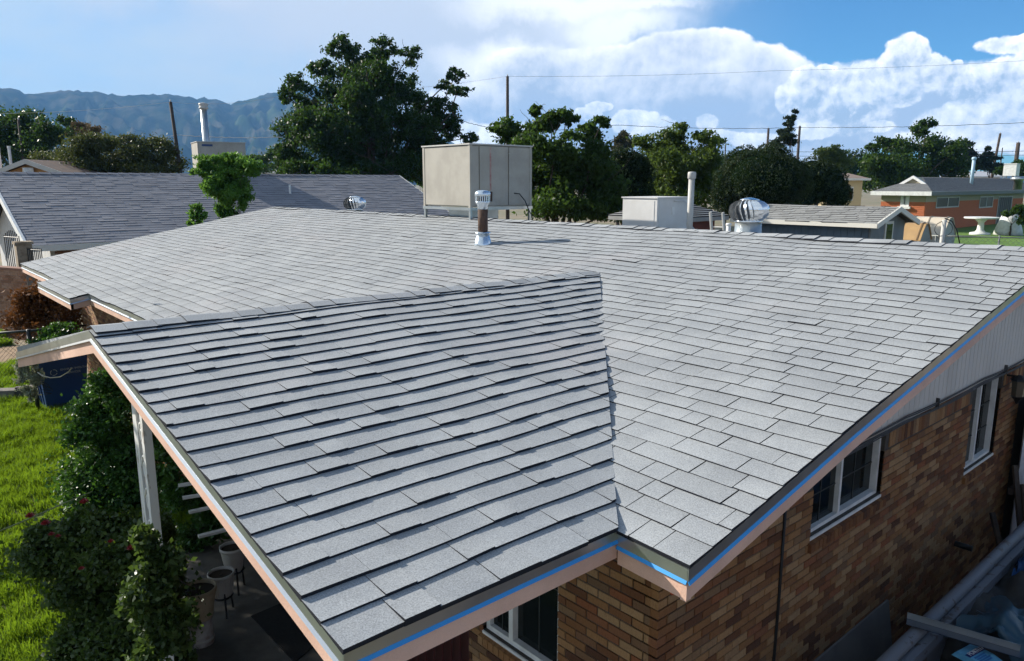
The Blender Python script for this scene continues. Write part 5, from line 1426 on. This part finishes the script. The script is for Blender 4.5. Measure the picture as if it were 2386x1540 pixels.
# ornamental white porch post
px_, py_ = -1.22, on(338, 1060, 0, -1.22)[1]
t = thing('porch_post', 'peeling white ornamental porch post with scrollwork beside the rose bush', 'post', (px_, py_, 0))
PEEL = mat('peeling_white', c=(.66, .65, .62), r=.7, c2=(.30, .25, .20), nscale=16, ndetail=6, nlo=.58, nhi=.68, stretch=(1, 1, .45))
zt_ = E+ZR-.02-TP*abs(py_-YR)-.14
MB().box((px_-.012, py_+.10, 0), (px_+.012, py_+.20, zt_)).build('upright', PEEL, t)
MB().box((px_-.030, py_-.125, 0), (px_+.030, py_-.065, zt_)).build('upright', PEEL, t)
MB().box((px_-.014, py_-.06, zt_-.06), (px_+.014, py_+.095, zt_)).build('tie', PEEL, t)
for i in range(9):
    zc_ = .35+i*.26
    if zc_ > zt_-.15: break
    pts = [(px_, py_+.018+.075*cos(a)*(1-.04*q), zc_+.11*sin(a)*(1-.04*q)) for q, a in enumerate(np.linspace(0, 2.6*pi, 18))]
    MB().tube(pts, .011, 6).build('scroll', PEEL, t, smooth=True)
MB().tube([(px_, py_-.06, zt_-.20), (px_, py_+.02, zt_-.10), (px_, py_+.05, zt_-.02)], .012, 6).build('scroll', PEEL, t, smooth=True)
# low white slatted bench at the end of the porch
b0 = on(430, 1190, 2, .42); t = thing('slatted_bench', 'white slatted bench in the shade behind the porch post', 'bench', (b0[0], b0[1], .1))
for i, (p, q) in enumerate((((415, 1131), (482, 1121)), ((425, 1160), (500, 1148)), ((440, 1193), (524, 1175)), ((462, 1250), (548, 1228)))):
    A1 = on(*p, 2, 1.0-.06*i); A2 = on(*q, 2, 1.0-.06*i)
    MB().bar(A1, A2+(A2-A1)*.3, .05, .025).build('slat', WHITE, t)
for p in ((470, 1200), (535, 1190)):
    q = on(*p, 2, .3); MB().box((q[0]-.02, q[1]-.02, .1), (q[0]+.02, q[1]+.02, .36)).build('leg', WHITE, t)
# flower pots
TERR = mat('cream_pot', c=(.42, .35, .24), r=.75, c2=(.33, .27, .18), nscale=6); WPOT = mat('white_pot', c=(.45, .43, .40), r=.6, c2=(.36, .34, .31), nscale=5)
SOIL = mat('potting_soil', c=(.03, .022, .015), r=1.)
def pot(cx_, top, hw_, zb_, h, label, m_, ribs=False, stand=None, bucket=False):
    zt2 = zb_+h; P = on(cx_, top, 2, zt2); k = pix(P)[2]/FPX; R0 = hw_*k
    t = thing('flower_pot', label, 'flower pot', (P[0], P[1], .1), 'pots on the shaded porch')
    z = zb_
    MB().lathe((P[0], P[1], 0), [(R0*.66, z), (R0*.70, z+.02), (R0*.92, z+h*.82), (R0*.93, z+h*.86), (R0, z+h*.87), (R0, z+h), (R0*.92, z+h), (R0*.90, z+h*.86)], 24, cap=False).lathe((P[0], P[1], 0), [(R0*.66, z), (.01, z)], 24, cap=False).build('shell', m_, t, smooth=True)
    MB().lathe((P[0], P[1], 0), [(R0*.90, z+h*.88), (.01, z+h*.91)], 20, cap=False).build('soil', SOIL, t)
    if ribs:
        for i in range(24):
            a = 2*pi*i/24; MB().bar((P[0]+R0*.72*cos(a), P[1]+R0*.72*sin(a), z+.01), (P[0]+R0*.93*cos(a), P[1]+R0*.93*sin(a), z+h*.80), .012, .012).build('rib', m_, t)
    if stand:
        for i in range(3):
            a = 2*pi*i/3+.4; MB().tube([(P[0]+R0*.95*cos(a), P[1]+R0*.95*sin(a), .1), (P[0]+R0*.75*cos(a), P[1]+R0*.75*sin(a), z+.05)], .010, 6).build('stand_leg', IRON, t)
        MB().tube([(P[0]+R0*.76*cos(a), P[1]+R0*.76*sin(a), z-.005) for a in np.linspace(0, 2*pi, 20)], .010, 5).build('stand_ring', IRON, t)
    if bucket:
        bk = thing('bucket', 'upturned white bucket under the big cream flower pot', 'bucket', (P[0], P[1], .1))
        MB().lathe((P[0], P[1], 0), [(R0*.62, .1), (R0*.64, .13), (R0*.60, zb_-.01), (.01, zb_-.005)], 20).build('body', mat('dirty_bucket', c=(.42, .40, .38), r=.6, c2=(.25, .2, .17), nscale=9), bk, smooth=True)
        MB().lathe((P[0], P[1], 0), [(R0*.65, .14), (R0*.67, .15), (R0*.65, .17)], 20).build('rim', WPOT, bk, smooth=True)
pot(461, 1368, 41, .36, .30, 'large cream flower pot standing on an upturned bucket under the porch', TERR, bucket=True)
pot(514, 1333, 30, .30, .24, 'ribbed pale flower pot on a stand behind the large cream pot', WPOT, True, True)
pot(541, 1272, 29, .34, .26, 'white flower pot farthest back under the porch eave', WPOT, False, True)
# black door mat
mp = [gnd(px, py, .106) for px, py in ((585, 1437), (662, 1404), (738, 1500), (686, 1545))]
b = MB().prism(mp, (0, 0, .012)); b.origin = mp[0]
tag(b.build('door_mat', mat('rubber_mat', c=(.010, .010, .011), r=.9, c2=(.02, .02, .02), nscale=60)), 'black rubber door mat lying on the shaded porch slab', 'mat')
# wire plant stand left of the slab
q = gnd(430, 1525, .1); t = thing('wire_plant_stand', 'small grey wire plant stand at the porch edge', 'plant stand', q)
for i in range(8):
    a = 2*pi*i/8; MB().tube([(q[0]+.09*cos(a), q[1]+.09*sin(a), .1), (q[0]+.06*cos(a+.3), q[1]+.06*sin(a+.3), .28), (q[0]+.10*cos(a+.6), q[1]+.10*sin(a+.6), .46)], .005, 5).build('wire', mat('grey_pipe'), t)
for z in (.2, .45): MB().tube([(q[0]+.095*cos(a), q[1]+.095*sin(a), z) for a in np.linspace(0, 2*pi, 16)], .005, 5).build('hoop', mat('grey_pipe'), t)
# bushes
LR = leafmat('rose_leaf', (.018, .040, .010), (.070, .110, .026), .42, .25, (.15, .25, .04), .3)
LH = leafmat('hedge_leaf', (.012, .045, .009), (.062, .150, .026), .42, .22, (.12, .28, .03), .3)
LRB = leafmat('dead_leaf', (.075, .030, .012), (.21, .095, .035), .7, .2, (.25, .10, .03))
LS_ = leafmat('silver_leaf', (.20, .22, .14), (.42, .44, .32), .5, .2, (.4, .42, .25))
tree('hedge_bush', 'glossy dark green hedge bush between the blue bin and the porch post', 10.2,
     [(245, 882, 40, 20), (262, 905, 52, 26), (228, 940, 46, 34), (265, 960, 80, 46), (200, 1012, 54, 40), (310, 1020, 76, 56), (235, 1070, 80, 56), (335, 1090, 60, 56), (270, 1140, 92, 56), (190, 1130, 46, 40), (340, 1170, 66, 50), (250, 1200, 80, 40)],
     42000, .058, LH, cat='bush', seed=61, tr=.05, tips=16, spread=.5, tight=.30, droop=-.1, aspect=.6)
rb_ = tree('rose_bush', 'tall sprawling rose bush with dark red blooms left of the porch', 6.3,
     [(105, 1285, 56, 56), (90, 1235, 28, 26), (200, 1275, 66, 46), (280, 1300, 70, 56), (352, 1290, 56, 46), (385, 1335, 46, 50), (150, 1352, 56, 50), (240, 1382, 80, 60), (330, 1405, 80, 60), (392, 1455, 54, 60), (205, 1462, 76, 56), (300, 1502, 100, 60), (160, 1525, 46, 40), (405, 1535, 46, 46), (330, 1230, 50, 36), (380, 1250, 30, 30), (170, 1222, 50, 30), (255, 1222, 60, 32), (345, 1260, 40, 34, -1.5), (372, 1310, 46, 44, -1.5), (350, 1380, 60, 56, -1.5), (385, 1440, 50, 56, -1.5), (360, 1510, 60, 50, -1.5)],
     52000, .045, LR, cat='bush', seed=62, tr=.035, tips=15, spread=.55, tight=.32, droop=.1, aspect=.65, twigs=.5)
ROSE = mat('rose_petal', c=(.16, .008, .012), r=.5, c2=(.30, .02, .025), nscale=30)
for i, (px, py) in enumerate(((70, 1203), (106, 1220), (196, 1170), (306, 1278), (190, 1325), (258, 1262), (120, 1245), (135, 1250))):
    P = at(px, py, 5.75 if px < 200 else 5.55); rr = .034 if i < 4 else .022
    fb2 = MB()
    for ring, (n_p, ra, up_) in enumerate(((6, 1.0, .15), (5, .72, .45), (4, .42, .75))):
        for j in range(n_p):
            a = 2*pi*(j+.5*ring)/n_p; c = np.array([cos(a), sin(a), 0]); s_ = np.array([-sin(a), cos(a), 0]); z = np.array([0, 0, 1.])
            p0 = P+c*rr*.15; p1 = P+(c*ra*.8+s_*.5*ra)*rr+z*rr*up_; p2 = P+c*ra*rr*1.15+z*rr*(up_+.12); p3 = P+(c*ra*.8-s_*.5*ra)*rr+z*rr*up_
            fb2.add([p0-z*rr*.3, p1, p2, p3], [(0, 1, 2), (0, 2, 3)])
    fb2.build('rose', ROSE, rb_, fix=False)
MB().tube([at(215, 1145, 5.8), at(150, 1172, 5.8), at(60, 1212, 5.85), at(-20, 1245, 5.9)], .006, 5).build('cane', mat('green_cane', c=(.10, .13, .05), r=.7), rb_, smooth=True)
tree('dry_bush', 'rusty brown dried bush in front of the garden wall', 16.5,
     [(92, 690, 50, 32), (128, 715, 48, 36), (62, 735, 40, 30), (148, 745, 40, 30), (100, 765, 60, 26), (60, 705, 26, 26)], 9000, .09, LRB, cat='bush', seed=63, tr=.05, tips=10, twigs=.9, spread=.6, bark=mat('dead_twig', c=(.10, .06, .04), r=.95), dead=20, tight=.36)
tree('hedge_bush', 'small green hedge at the foot of the dried bush', 14.0, [(150, 768, 36, 18), (125, 782, 40, 16), (170, 785, 30, 16), (95, 790, 24, 12)], 5000, .06, LH, cat='bush', seed=64, tr=.03, spread=.4, tips=12)
tree('silver_shrub', 'pale silvery shrub left of the blue bin', 13.6, [(62, 852, 18, 18), (78, 872, 18, 18), (66, 888, 22, 14), (50, 868, 12, 14), (66, 905, 18, 12), (72, 922, 14, 12)], 3200, .055, LS_, cat='bush', seed=65, tr=.02, spread=.4, tips=10)
tree('porch_plants', 'dark leafy plants crowding the far end of the porch behind the post', 8.6,
     [(425, 1060, 50, 50), (470, 1110, 54, 56), (420, 1160, 46, 50), (500, 1170, 44, 56), (470, 1230, 60, 50), (430, 1270, 50, 40)], 9000, .06, LH, cat='bush', seed=66, tr=.03, spread=.5, tips=14)
# concrete block edging
for i, (a, b_, lb) in enumerate((((-40, 918), (36, 915), 'weathered grey concrete block at the left edge of the lawn'), ((38, 912), (96, 905), 'weathered grey concrete block beside the blue bin'))):
    p = gnd(a[0], a[1]+22, .0); q = gnd(b_[0], b_[1]+22, .0); d_ = q-p
    ny = np.array([-d_[1], d_[0], 0]); ny /= np.linalg.norm(ny)
    o = MB().obox(p, d_, ny*.25, (0, 0, .24)); o.origin = p
    tag(o.build('concrete_block', mat('old_concrete', c=(.20, .18, .16), r=.95, c2=(.11, .10, .09), nscale=6, bump=.5, bscale=30)), lb, 'block', 'concrete edging blocks')
# dark rail fence
t = thing('wire_fence', 'dark chain-link fence rail and post by the dried bush', 'fence', gnd(66, 845, 0))
r0 = at(-40, 779, 13.6); r1 = at(66, 771, 13.9); r2 = at(200, 758, 14.4)
MB().tube([r0, r1, r2], .024, 7).build('rail', mat('dark_pipe', c=(.03, .035, .035), r=.5), t, smooth=True)
MB().tube([(r1[0], r1[1], 0), (r1[0], r1[1], r1[2]+.03)], .036, 8).build('post', mat('dark_pipe'), t, smooth=True)
ms = MB(); fl_ = np.linalg.norm(r2-r0); fd = (r2-r0)/fl_
for i in range(int(fl_/.07)):
    p = r0+fd*(i*.07)
    for s_ in (1, -1): ms.tube([p, p+fd*(s_*.9)-[0, 0, 1.0]], .0028, 3, cap=False)
ms.build('mesh', mat('dark_pipe'), t)
q = gnd(45, 762, 0); t = thing('bent_conduit', 'bent black and grey conduit by the garden wall', 'pipe', q)
MB().tube([q, q+[0, 0, .35], q+[0, 0, .75]-RT*.12, q+[0, 0, .95]+RT*-.02], .028, 7).build('lower_pipe', BLACK, t, smooth=True)
MB().tube([q+[0, 0, .94]+RT*-.02, q+[0, 0, 1.08]+RT*.30], .03, 7).build('elbow', PALE, t, smooth=True)
# blue recycling bin
c0 = gnd(112, 960, 0); t = thing('recycling_bin', 'dark blue wheeled recycling bin with white lettering beside the hedge', 'bin', c0)
BB = mat('blue_bin', c=(.012, .045, .16), r=.38, spec=.5)
w0, d0, h0, tp_ = .66, .70, 1.10, .095
vs = [c0, c0+[w0, 0, 0], c0+[w0, d0, 0], c0+[0, d0, 0], c0+[-tp_, -tp_, h0], c0+[w0+tp_, -tp_, h0], c0+[w0+tp_, d0+tp_, h0], c0+[-tp_, d0+tp_, h0]]
MB().add(vs, [(0, 3, 2, 1), (0, 1, 5, 4), (1, 2, 6, 5), (2, 3, 7, 6), (3, 0, 4, 7), (4, 5, 6, 7)]).build('body', BB, t)
MB().box(tuple(c0+[-tp_-.03, -tp_-.03, h0-.05]), tuple(c0+[w0+tp_+.03, d0+tp_+.03, h0+.0])).build('rim', BB, t)
MB().prism([c0+[-tp_-.04, -tp_-.04, h0+.002], c0+[-tp_-.04, d0+tp_+.02, h0+.002], c0+[-tp_-.04, d0+tp_+.02, h0+.05], c0+[-tp_-.04, d0*.4, h0+.10], c0+[-tp_-.04, -tp_-.04, h0+.04]], (w0+2*tp_+.08, 0, 0)).build('lid', BB, t)
for s_ in (0, 1):
    P_ = c0+np.array([-tp_*.4-.02, d0*(.28+.4*s_), 0]); MB().bar(P_+[.05, 0, .06], P_+[-tp_*.55, 0, h0-.12], .05, .02).build('rib', BB, t)
for s_ in (-.02, w0+.02): MB().tube([c0+[s_-.03, d0, .12], c0+[s_+.03, d0, .12]], .12, 14).build('wheel', BLACK, t)
def text(body, P, xd, zd, size, m_, parent, name='lettering'):
    cu = bpy.data.curves.new('t', 'FONT'); cu.body = body; cu.size = size; cu.extrude = .0015
    tmp = bpy.data.objects.new('t', cu); COL.objects.link(tmp)
    dg = bpy.context.evaluated_depsgraph_get(); me = bpy.data.meshes.new_from_object(tmp.evaluated_get(dg))
    bpy.data.objects.remove(tmp, do_unlink=True)
    xd, zd = np.asarray(xd, float), np.asarray(zd, float); nd = np.cross(xd, zd)
    org = np.array(ORG[parent.name])
    for v in me.vertices:
        c = np.asarray(P)+xd*v.co.x+zd*v.co.y+nd*v.co.z-org; v.co = c
    me.materials.clear(); me.materials.append(m_)
    me.name = name
    o = bpy.data.objects.new(name, me); COL.objects.link(o); o.parent = parent; ORG[o.name] = tuple(org)
    return o
PRN = mat('white_print', c=(.42, .44, .47), r=.6)
slope = np.array([0, -tp_/h0, 1.]); slope /= np.linalg.norm(slope)
pt0 = c0+np.array([.27, -tp_*.78-.004, .78])
text('ENVIRONMENTAL', pt0, (1, 0, 0), slope, .058, PRN, t)
text('SERVICES', pt0+[.10, .007, -.075], (1, 0, 0), slope, .058, PRN, t)
for a in (0, 2*pi/3, 4*pi/3):
    pts = [pt0+np.array([-.11, .002, -.015])+np.array([1, 0, 0])*.055*cos(a+q)+slope*.055*sin(a+q) for q in np.linspace(.1, 1.75, 7)]
    MB().tube(pts, .006, 4).build('recycling_logo', PRN, t)
# pale cord hanging under the porch fascia
cps = [at(88, 868, 8.3), at(100, 876, 8.2), at(118, 880, 8.0), at(140, 878, 7.8), at(160, 866, 7.5), at(166, 858, 7.3)]
o = MB().tube(cps, .006, 5); o.origin = cps[0]
tag(o.build('hanging_cord', mat('pale_cord', c=(.4, .38, .33), r=.8), smooth=True), 'pale cord looping under the porch fascia in front of the bin', 'cord')

# street tree on the front lawn, its shade falls across the porch
tree('yard_tree', 'leafy young tree on the front lawn whose shade dapples the porch', 9.1,
     [(-560, 464, 210, 190, -.2), (-716, 471, 220, 200, -1.4), (-420, 455, 170, 170, 1.2), (-520, 480, 200, 190, -1.6), (-640, 360, 200, 150, -.5), (-760, 300, 200, 150, -1.0), (-600, 560, 200, 120, -1.2)],
     30000, .10, LM, seed=71, tr=.08, tips=14, tight=.30)
# ------------------------------------------------------------------ side yard: trailer with tear-off debris
HT = 1.25
a0 = gnd(2067, 1539, HT); yT = a0[1]; xT0 = a0[0]-1.3; xT1 = xT0+5.6
CHIP = mat('chipped_white', c=(.11, .122, .145), r=.6, c2=(.06, .05, .045), nscale=9, ndetail=7, nlo=.56, nhi=.62)
t = thing('utility_trailer', 'chipped white utility trailer parked beside the brick side wall', 'trailer', (xT0, yT, 0))
MB().tube([(xT0, yT, HT), (xT1, yT, HT)], .045, 12).build('top_rail', CHIP, t, smooth=True)
MB().box((xT0, yT-.10, HT-.10), (xT1, yT-.055, HT-.02)).build('inner_rail', CHIP, t)
MB().box((xT0, yT-.055, .5), (xT1, yT-.02, HT-.03)).build('side_wall', CHIP, t)
MB().box((xT0, yT-1.9, .5), (xT1, yT-1.86, HT-.03)).build('side_wall', CHIP, t)
MB().box((xT0, yT-1.9, .44), (xT1, yT, .50)).build('floor', mat('trailer_floor', c=(.03, .028, .027), r=.9), t)
MB().box((xT0-.04, yT-1.9, .44), (xT0, yT, HT-.03)).build('tailgate', CHIP, t)
for xx in (xT0+2.3, xT0+3.1):
    for yy in (yT+.02, yT-2.06):
        wv_ = MB().tube([(xx, yy, .33), (xx, yy+.16, .33)], .33, 22).build('wheel', mat('tyre', c=(.015, .015, .015), r=.85), t)
        MB().tube([(xx, yy-.004, .33), (xx, yy+.164, .33)], .19, 16).build('rim', GALV, wv_)
# crumpled black roofing felt heap
def sheet(name, label, cat, c, ax, ay, nx, ny, amp, seed, m_, zoff, ragged=.0, group=None):
    rr = np.random.default_rng(seed); V = []; F = []
    ax, ay = np.asarray(ax, float), np.asarray(ay, float)
    for i in range(nx+1):
        for j in range(ny+1):
            u, v = i/nx-.5, j/ny-.5
            rg_ = ragged*mnz((u*5+seed, v*5, 1.)) if (i in (0, nx) or j in (0, ny)) else 0
            p = np.asarray(c)+ax*(u*(1+rg_))+ay*(v*(1+rg_))
            z = amp*(_mn.fractal(Vector((u*3+seed, v*3, .4)), 1., 2., 5)+abs(mnz((u*6+v*3, seed, 2)))*.6)
            V.append((p[0], p[1], max(p[2]+z+zoff*(1-4*(u*u+v*v)), .515)))
    V2 = [(x_, y_, z_-.012) for x_, y_, z_ in V]; n = len(V)
    for i in range(nx):
        for j in range(ny):
            q = (i*(ny+1)+j, (i+1)*(ny+1)+j, (i+1)*(ny+1)+j+1, i*(ny+1)+j+1)
            F.append(q); F.append(tuple(n+z for z in reversed(q)))
    o = MB(); o.v = V+V2; o.f = F; o.m = [0]*len(F); o.t = [.5]*len(o.v); o.origin = c
    return tag(o.build(name, m_, smooth=True, fix=False), label, cat, group)
FELT = mat('roofing_felt', c=(.020, .020, .021), r=.85, c2=(.035, .034, .033), nscale=6)
cF = np.array(gnd(2290, 1400, 1.0)); sheet('felt_heap', 'heap of torn black roofing felt filling the trailer', 'debris', tuple(gnd(2275, 1405, 1.12)+np.array([.15, -.35, -.22])), (2.4, .2, 0), (0, 1.25, 0), 46, 28, .26, 4, FELT, .40, .3)
sheet('tarp', 'crumpled dark blue tarp beside the trailer rail at right edge', 'tarp', gnd(2378, 1355, 1.18)+np.array([.35, -.15, 0]), (1.0, .1, .05), (0, .55, 0), 24, 16, .16, 9, mat('blue_tarp', c=(.010, .04, .13), r=.45, c2=(.02, .07, .19), nscale=8), .12, .3)
sheet('plastic_sheet', 'torn teal plastic sheet lying on the black felt', 'plastic sheet', gnd(2352, 1462, 1.30), (.42, -.05, .05), (.1, .40, 0), 20, 18, .07, 13, mat('teal_plastic', c=(.020, .055, .085), r=.45, c2=(.014, .04, .065), nscale=5), .06, .9)
# metal edging offcut lying across the rail
p = gnd(2112, 1441, HT+.07); q = gnd(2375, 1518, HT+.04)
d_ = q-p; n_d = np.array([-d_[1], d_[0], 0]); n_d /= np.linalg.norm(n_d)
if n_d[1] < 0: n_d = -n_d
t = thing('metal_offcut', 'long dark metal edging offcut lying across the trailer rail', 'metal strip', p)
MB().obox(p, d_, -n_d*.085, (0, 0, .004)).build('flange', mat('dark_metal', c=(.05, .06, .085), r=.35, metal=.7), t)
MB().obox(p+np.array([0, 0, .005]), d_, -n_d*.004, (0, 0, .045)).build('upstand', GALV, t)
# light blue printed bag
p = [gnd(px, py, HT-.02) for px, py in ((2252, 1500), (2238, 1530), (2300, 1575), (2330, 1540))]
xd = (p[3]-p[0])/np.linalg.norm(p[3]-p[0]); yd_ = (p[0]-p[1])-xd*((p[0]-p[1])@xd); hh = np.linalg.norm(yd_); yd_ /= hh
wbag = np.linalg.norm(p[3]-p[0])*1.15
t = thing('printed_bag', 'light blue printed bag lying in the trailer at the bottom right', 'bag', p[1])
nz = np.cross(xd, yd_); nz = nz if nz[2] > 0 else -nz
o_ = p[0]-yd_*hh
bg_ = MB()
prof_ = [(0, 0), (.02, .03), (.08, .045), (wbag-.08, .045), (wbag-.02, .03), (wbag, 0)]
bg_.prism([o_+xd*a+nz*z-nz*.02 for a, z in prof_], yd_*hh).build('bag', mat('light_blue_bag', c=(.11, .34, .52), r=.5, c2=(.08, .27, .44), nscale=14), t)
MB().obox(o_+xd*wbag*.34+nz*.0262, xd*wbag*.13, yd_*hh, nz*.002).build('band', mat('navy_print', c=(.008, .012, .09), r=.5), t)
text('PORTLU', o_+xd*wbag*.44+yd_*hh*.12+nz*.0295, yd_, -xd, hh*.24, PRN, t)
for i in range(4): MB().obox(o_+xd*wbag*(.52+.07*i)+yd_*hh*.12+nz*.0262, xd*wbag*.045, yd_*hh*(.66-.08*(i % 2)), nz*.0015).build('printed_block', mat('mid_blue_print', c=(.03, .12, .30), r=.5), t)
# grey board leaning on the wall
o = MB().add([(1.35, .24, .006), (3.47, .24, .006), (3.47, .385, .86), (1.35, .385, .86), (1.35, .262, .006), (3.47, .262, .006), (3.47, .402, .86), (1.35, .402, .86)], [(0, 1, 2, 3), (7, 6, 5, 4), (0, 4, 5, 1), (1, 5, 6, 2), (2, 6, 7, 3), (3, 7, 4, 0)]); o.origin = (1.35, .3, 0)
tag(o.build('leaning_board', mat('grey_board_sheet', c=(.16, .15, .14), r=.9, c2=(.12, .115, .11), nscale=2)), 'flat grey board leaning against the side wall below the window', 'board')
# corrugated white sheet standing by the far corner
t = thing('corrugated_sheet', 'upright white corrugated sheet past the far side window', 'metal sheet', (6.4, .28, 0))
cw_ = MB(); n = 60; L0 = 1.6
ptsA = [(6.36+L0*i/n, .27+.016*sin(i*2*pi/6), 0) for i in range(n+1)]
vs = [(x_, y_, .02) for x_, y_, _ in ptsA]+[(x_, y_, 2.12) for x_, y_, _ in ptsA]+[(x_, y_+.004, .02) for x_, y_, _ in ptsA]+[(x_, y_+.004, 2.12) for x_, y_, _ in ptsA]
m1 = n+1
cw_.add(vs, [(i, i+1, m1+i+1, m1+i) for i in range(n)]+[(2*m1+i, 3*m1+i, 3*m1+i+1, 2*m1+i+1) for i in range(n)]).build('sheet', mat('white_sheet', c=(.52, .54, .56), r=.5, c2=(.42, .44, .46), nscale=4), t, smooth=True, fix=False)
MB().box((6.34, .295, 1.0), (7.96, .34, 1.07)).build('batten', WOOD, t)
for i, (x_, tp2) in enumerate(((6.05, (6.30, .30, 1.35)), (6.22, (6.33, .22, 1.15)), (6.45, (6.38, .18, 1.3)), (5.7, (5.95, .36, .9)))):
    o = MB().bar((x_, -.02, 0.02), tp2, .05, .03); o.origin = (x_, 0, 0)
    tag(o.build('timber_offcut', WOOD), ['dark timber offcut leaning left of the white corrugated sheet', 'dark timber offcut leaning at the edge of the white corrugated sheet', 'dark timber offcut leaning in front of the white corrugated sheet', 'short dark timber offcut leaning on the brick wall'][i], 'timber', 'leaning timber offcuts')

HAZE = .00017
# ------------------------------------------------------------------ mountains and air
prof = [(-2600, 300), (-1500, 230), (-800, 205), (-300, 185), (0, 193), (40, 202), (95, 208), (130, 222), (160, 218), (205, 215), (240, 210), (262, 214), (285, 213), (330, 225), (375, 222), (400, 219), (440, 221), (500, 228),
        (540, 230), (570, 243), (610, 229), (650, 222), (700, 206), (760, 198), (830, 215), (900, 240), (980, 285), (1060, 330), (1150, 378), (1300, 402), (1500, 409), (1700, 404), (1850, 397), (2000, 399), (2200, 406), (2385, 401), (2700, 395), (3200, 400), (4200, 410)]
DM = 3000.0
pz = []; pa = []
for (px, py) in prof:
    v = ray(px, py); hd = sqrt(v[0]**2+v[1]**2)
    pa.append(atan2((px-1192.5)/FPX, cos(PITCH))); pz.append(CAM[2]+v[2]/hd*DM)
from mathutils import noise as mn
na, nr = 520, 44
aa = np.linspace(pa[0], pa[-1], na)
V = []
for i, a in enumerate(aa):
    hz = np.interp(a, pa, pz)
    ba = YAW-a
    for j in range(nr):
        f = j/(nr-1)
        r = DM*(.55+.45*min(1, f*1.25)) if f < .8 else DM*(1+(f-.8)*1.0)
        fr = min(1, f*1.25)
        x, y = CAM[0]+cos(ba)*r, CAM[1]+sin(ba)*r
        sh = fr**1.7 if f <= .8 else 1-(f-.8)*2.2
        # spurs and gullies running down the face
        n0 = mn.multi_fractal(Vector((a*22, fr*2.2, .3)), 1.0, 2.1, 5) if False else mn.fractal(Vector((a*26+mn.noise(Vector((a*9, fr*3, 5)))*1.2, fr*1.8, 1.7)), 1.0, 2.0, 5)
        n1 = mn.fractal(Vector((x*.011, y*.011, 0)), 1.0, 2.0, 4)
        amp = (hz-CAM[2])*.46*fr*(1-fr)*2.2
        z = hz*sh+amp*(1-abs(n0)*2.2)*.8+n1*11*min(1, hz/120)*(1 if fr < .98 else .35)
        z += 9*mn.fractal(Vector((a*150, fr*5, 9.1)), 1.0, 2.0, 4)*fr*min(1, hz/150)
        V.append((x, y, max(z, -2) if j else -3))
F = []
for i in range(na-1):
    for j in range(nr-1): F.append((i*nr+j, (i+1)*nr+j, (i+1)*nr+j+1, i*nr+j+1))
mm = mat('desert_scrub', c=(.085, .078, .055), r=1.0, c2=(.016, .028, .018), nscale=.012, ndetail=6, nlo=.35, nhi=.6, blotch=(.05, .08, .025), bfac=.7, bsc=.004, spec=.0)
struct(fastmesh('mountain_range', V, F, mm, smooth=True))
# open air over the valley
b = MB(); hz0 = 3800
b.box((-hz0, -hz0, -6), (hz0, hz0, max(pz)+60))
hm = bpy.data.materials.new('haze'); hm.use_nodes = True
nt = hm.node_tree; nt.nodes.clear()
vo = nt.nodes.new('ShaderNodeVolumePrincipled')
vo.inputs['Color'].default_value = (.24, .54, 1.0, 1); vo.inputs['Density'].default_value = HAZE
vo.inputs['Anisotropy'].default_value = .0
oo = nt.nodes.new('ShaderNodeOutputMaterial'); nt.links.new(vo.outputs[0], oo.inputs['Volume'])
hb = b.build('haze', hm); stuff(hb)
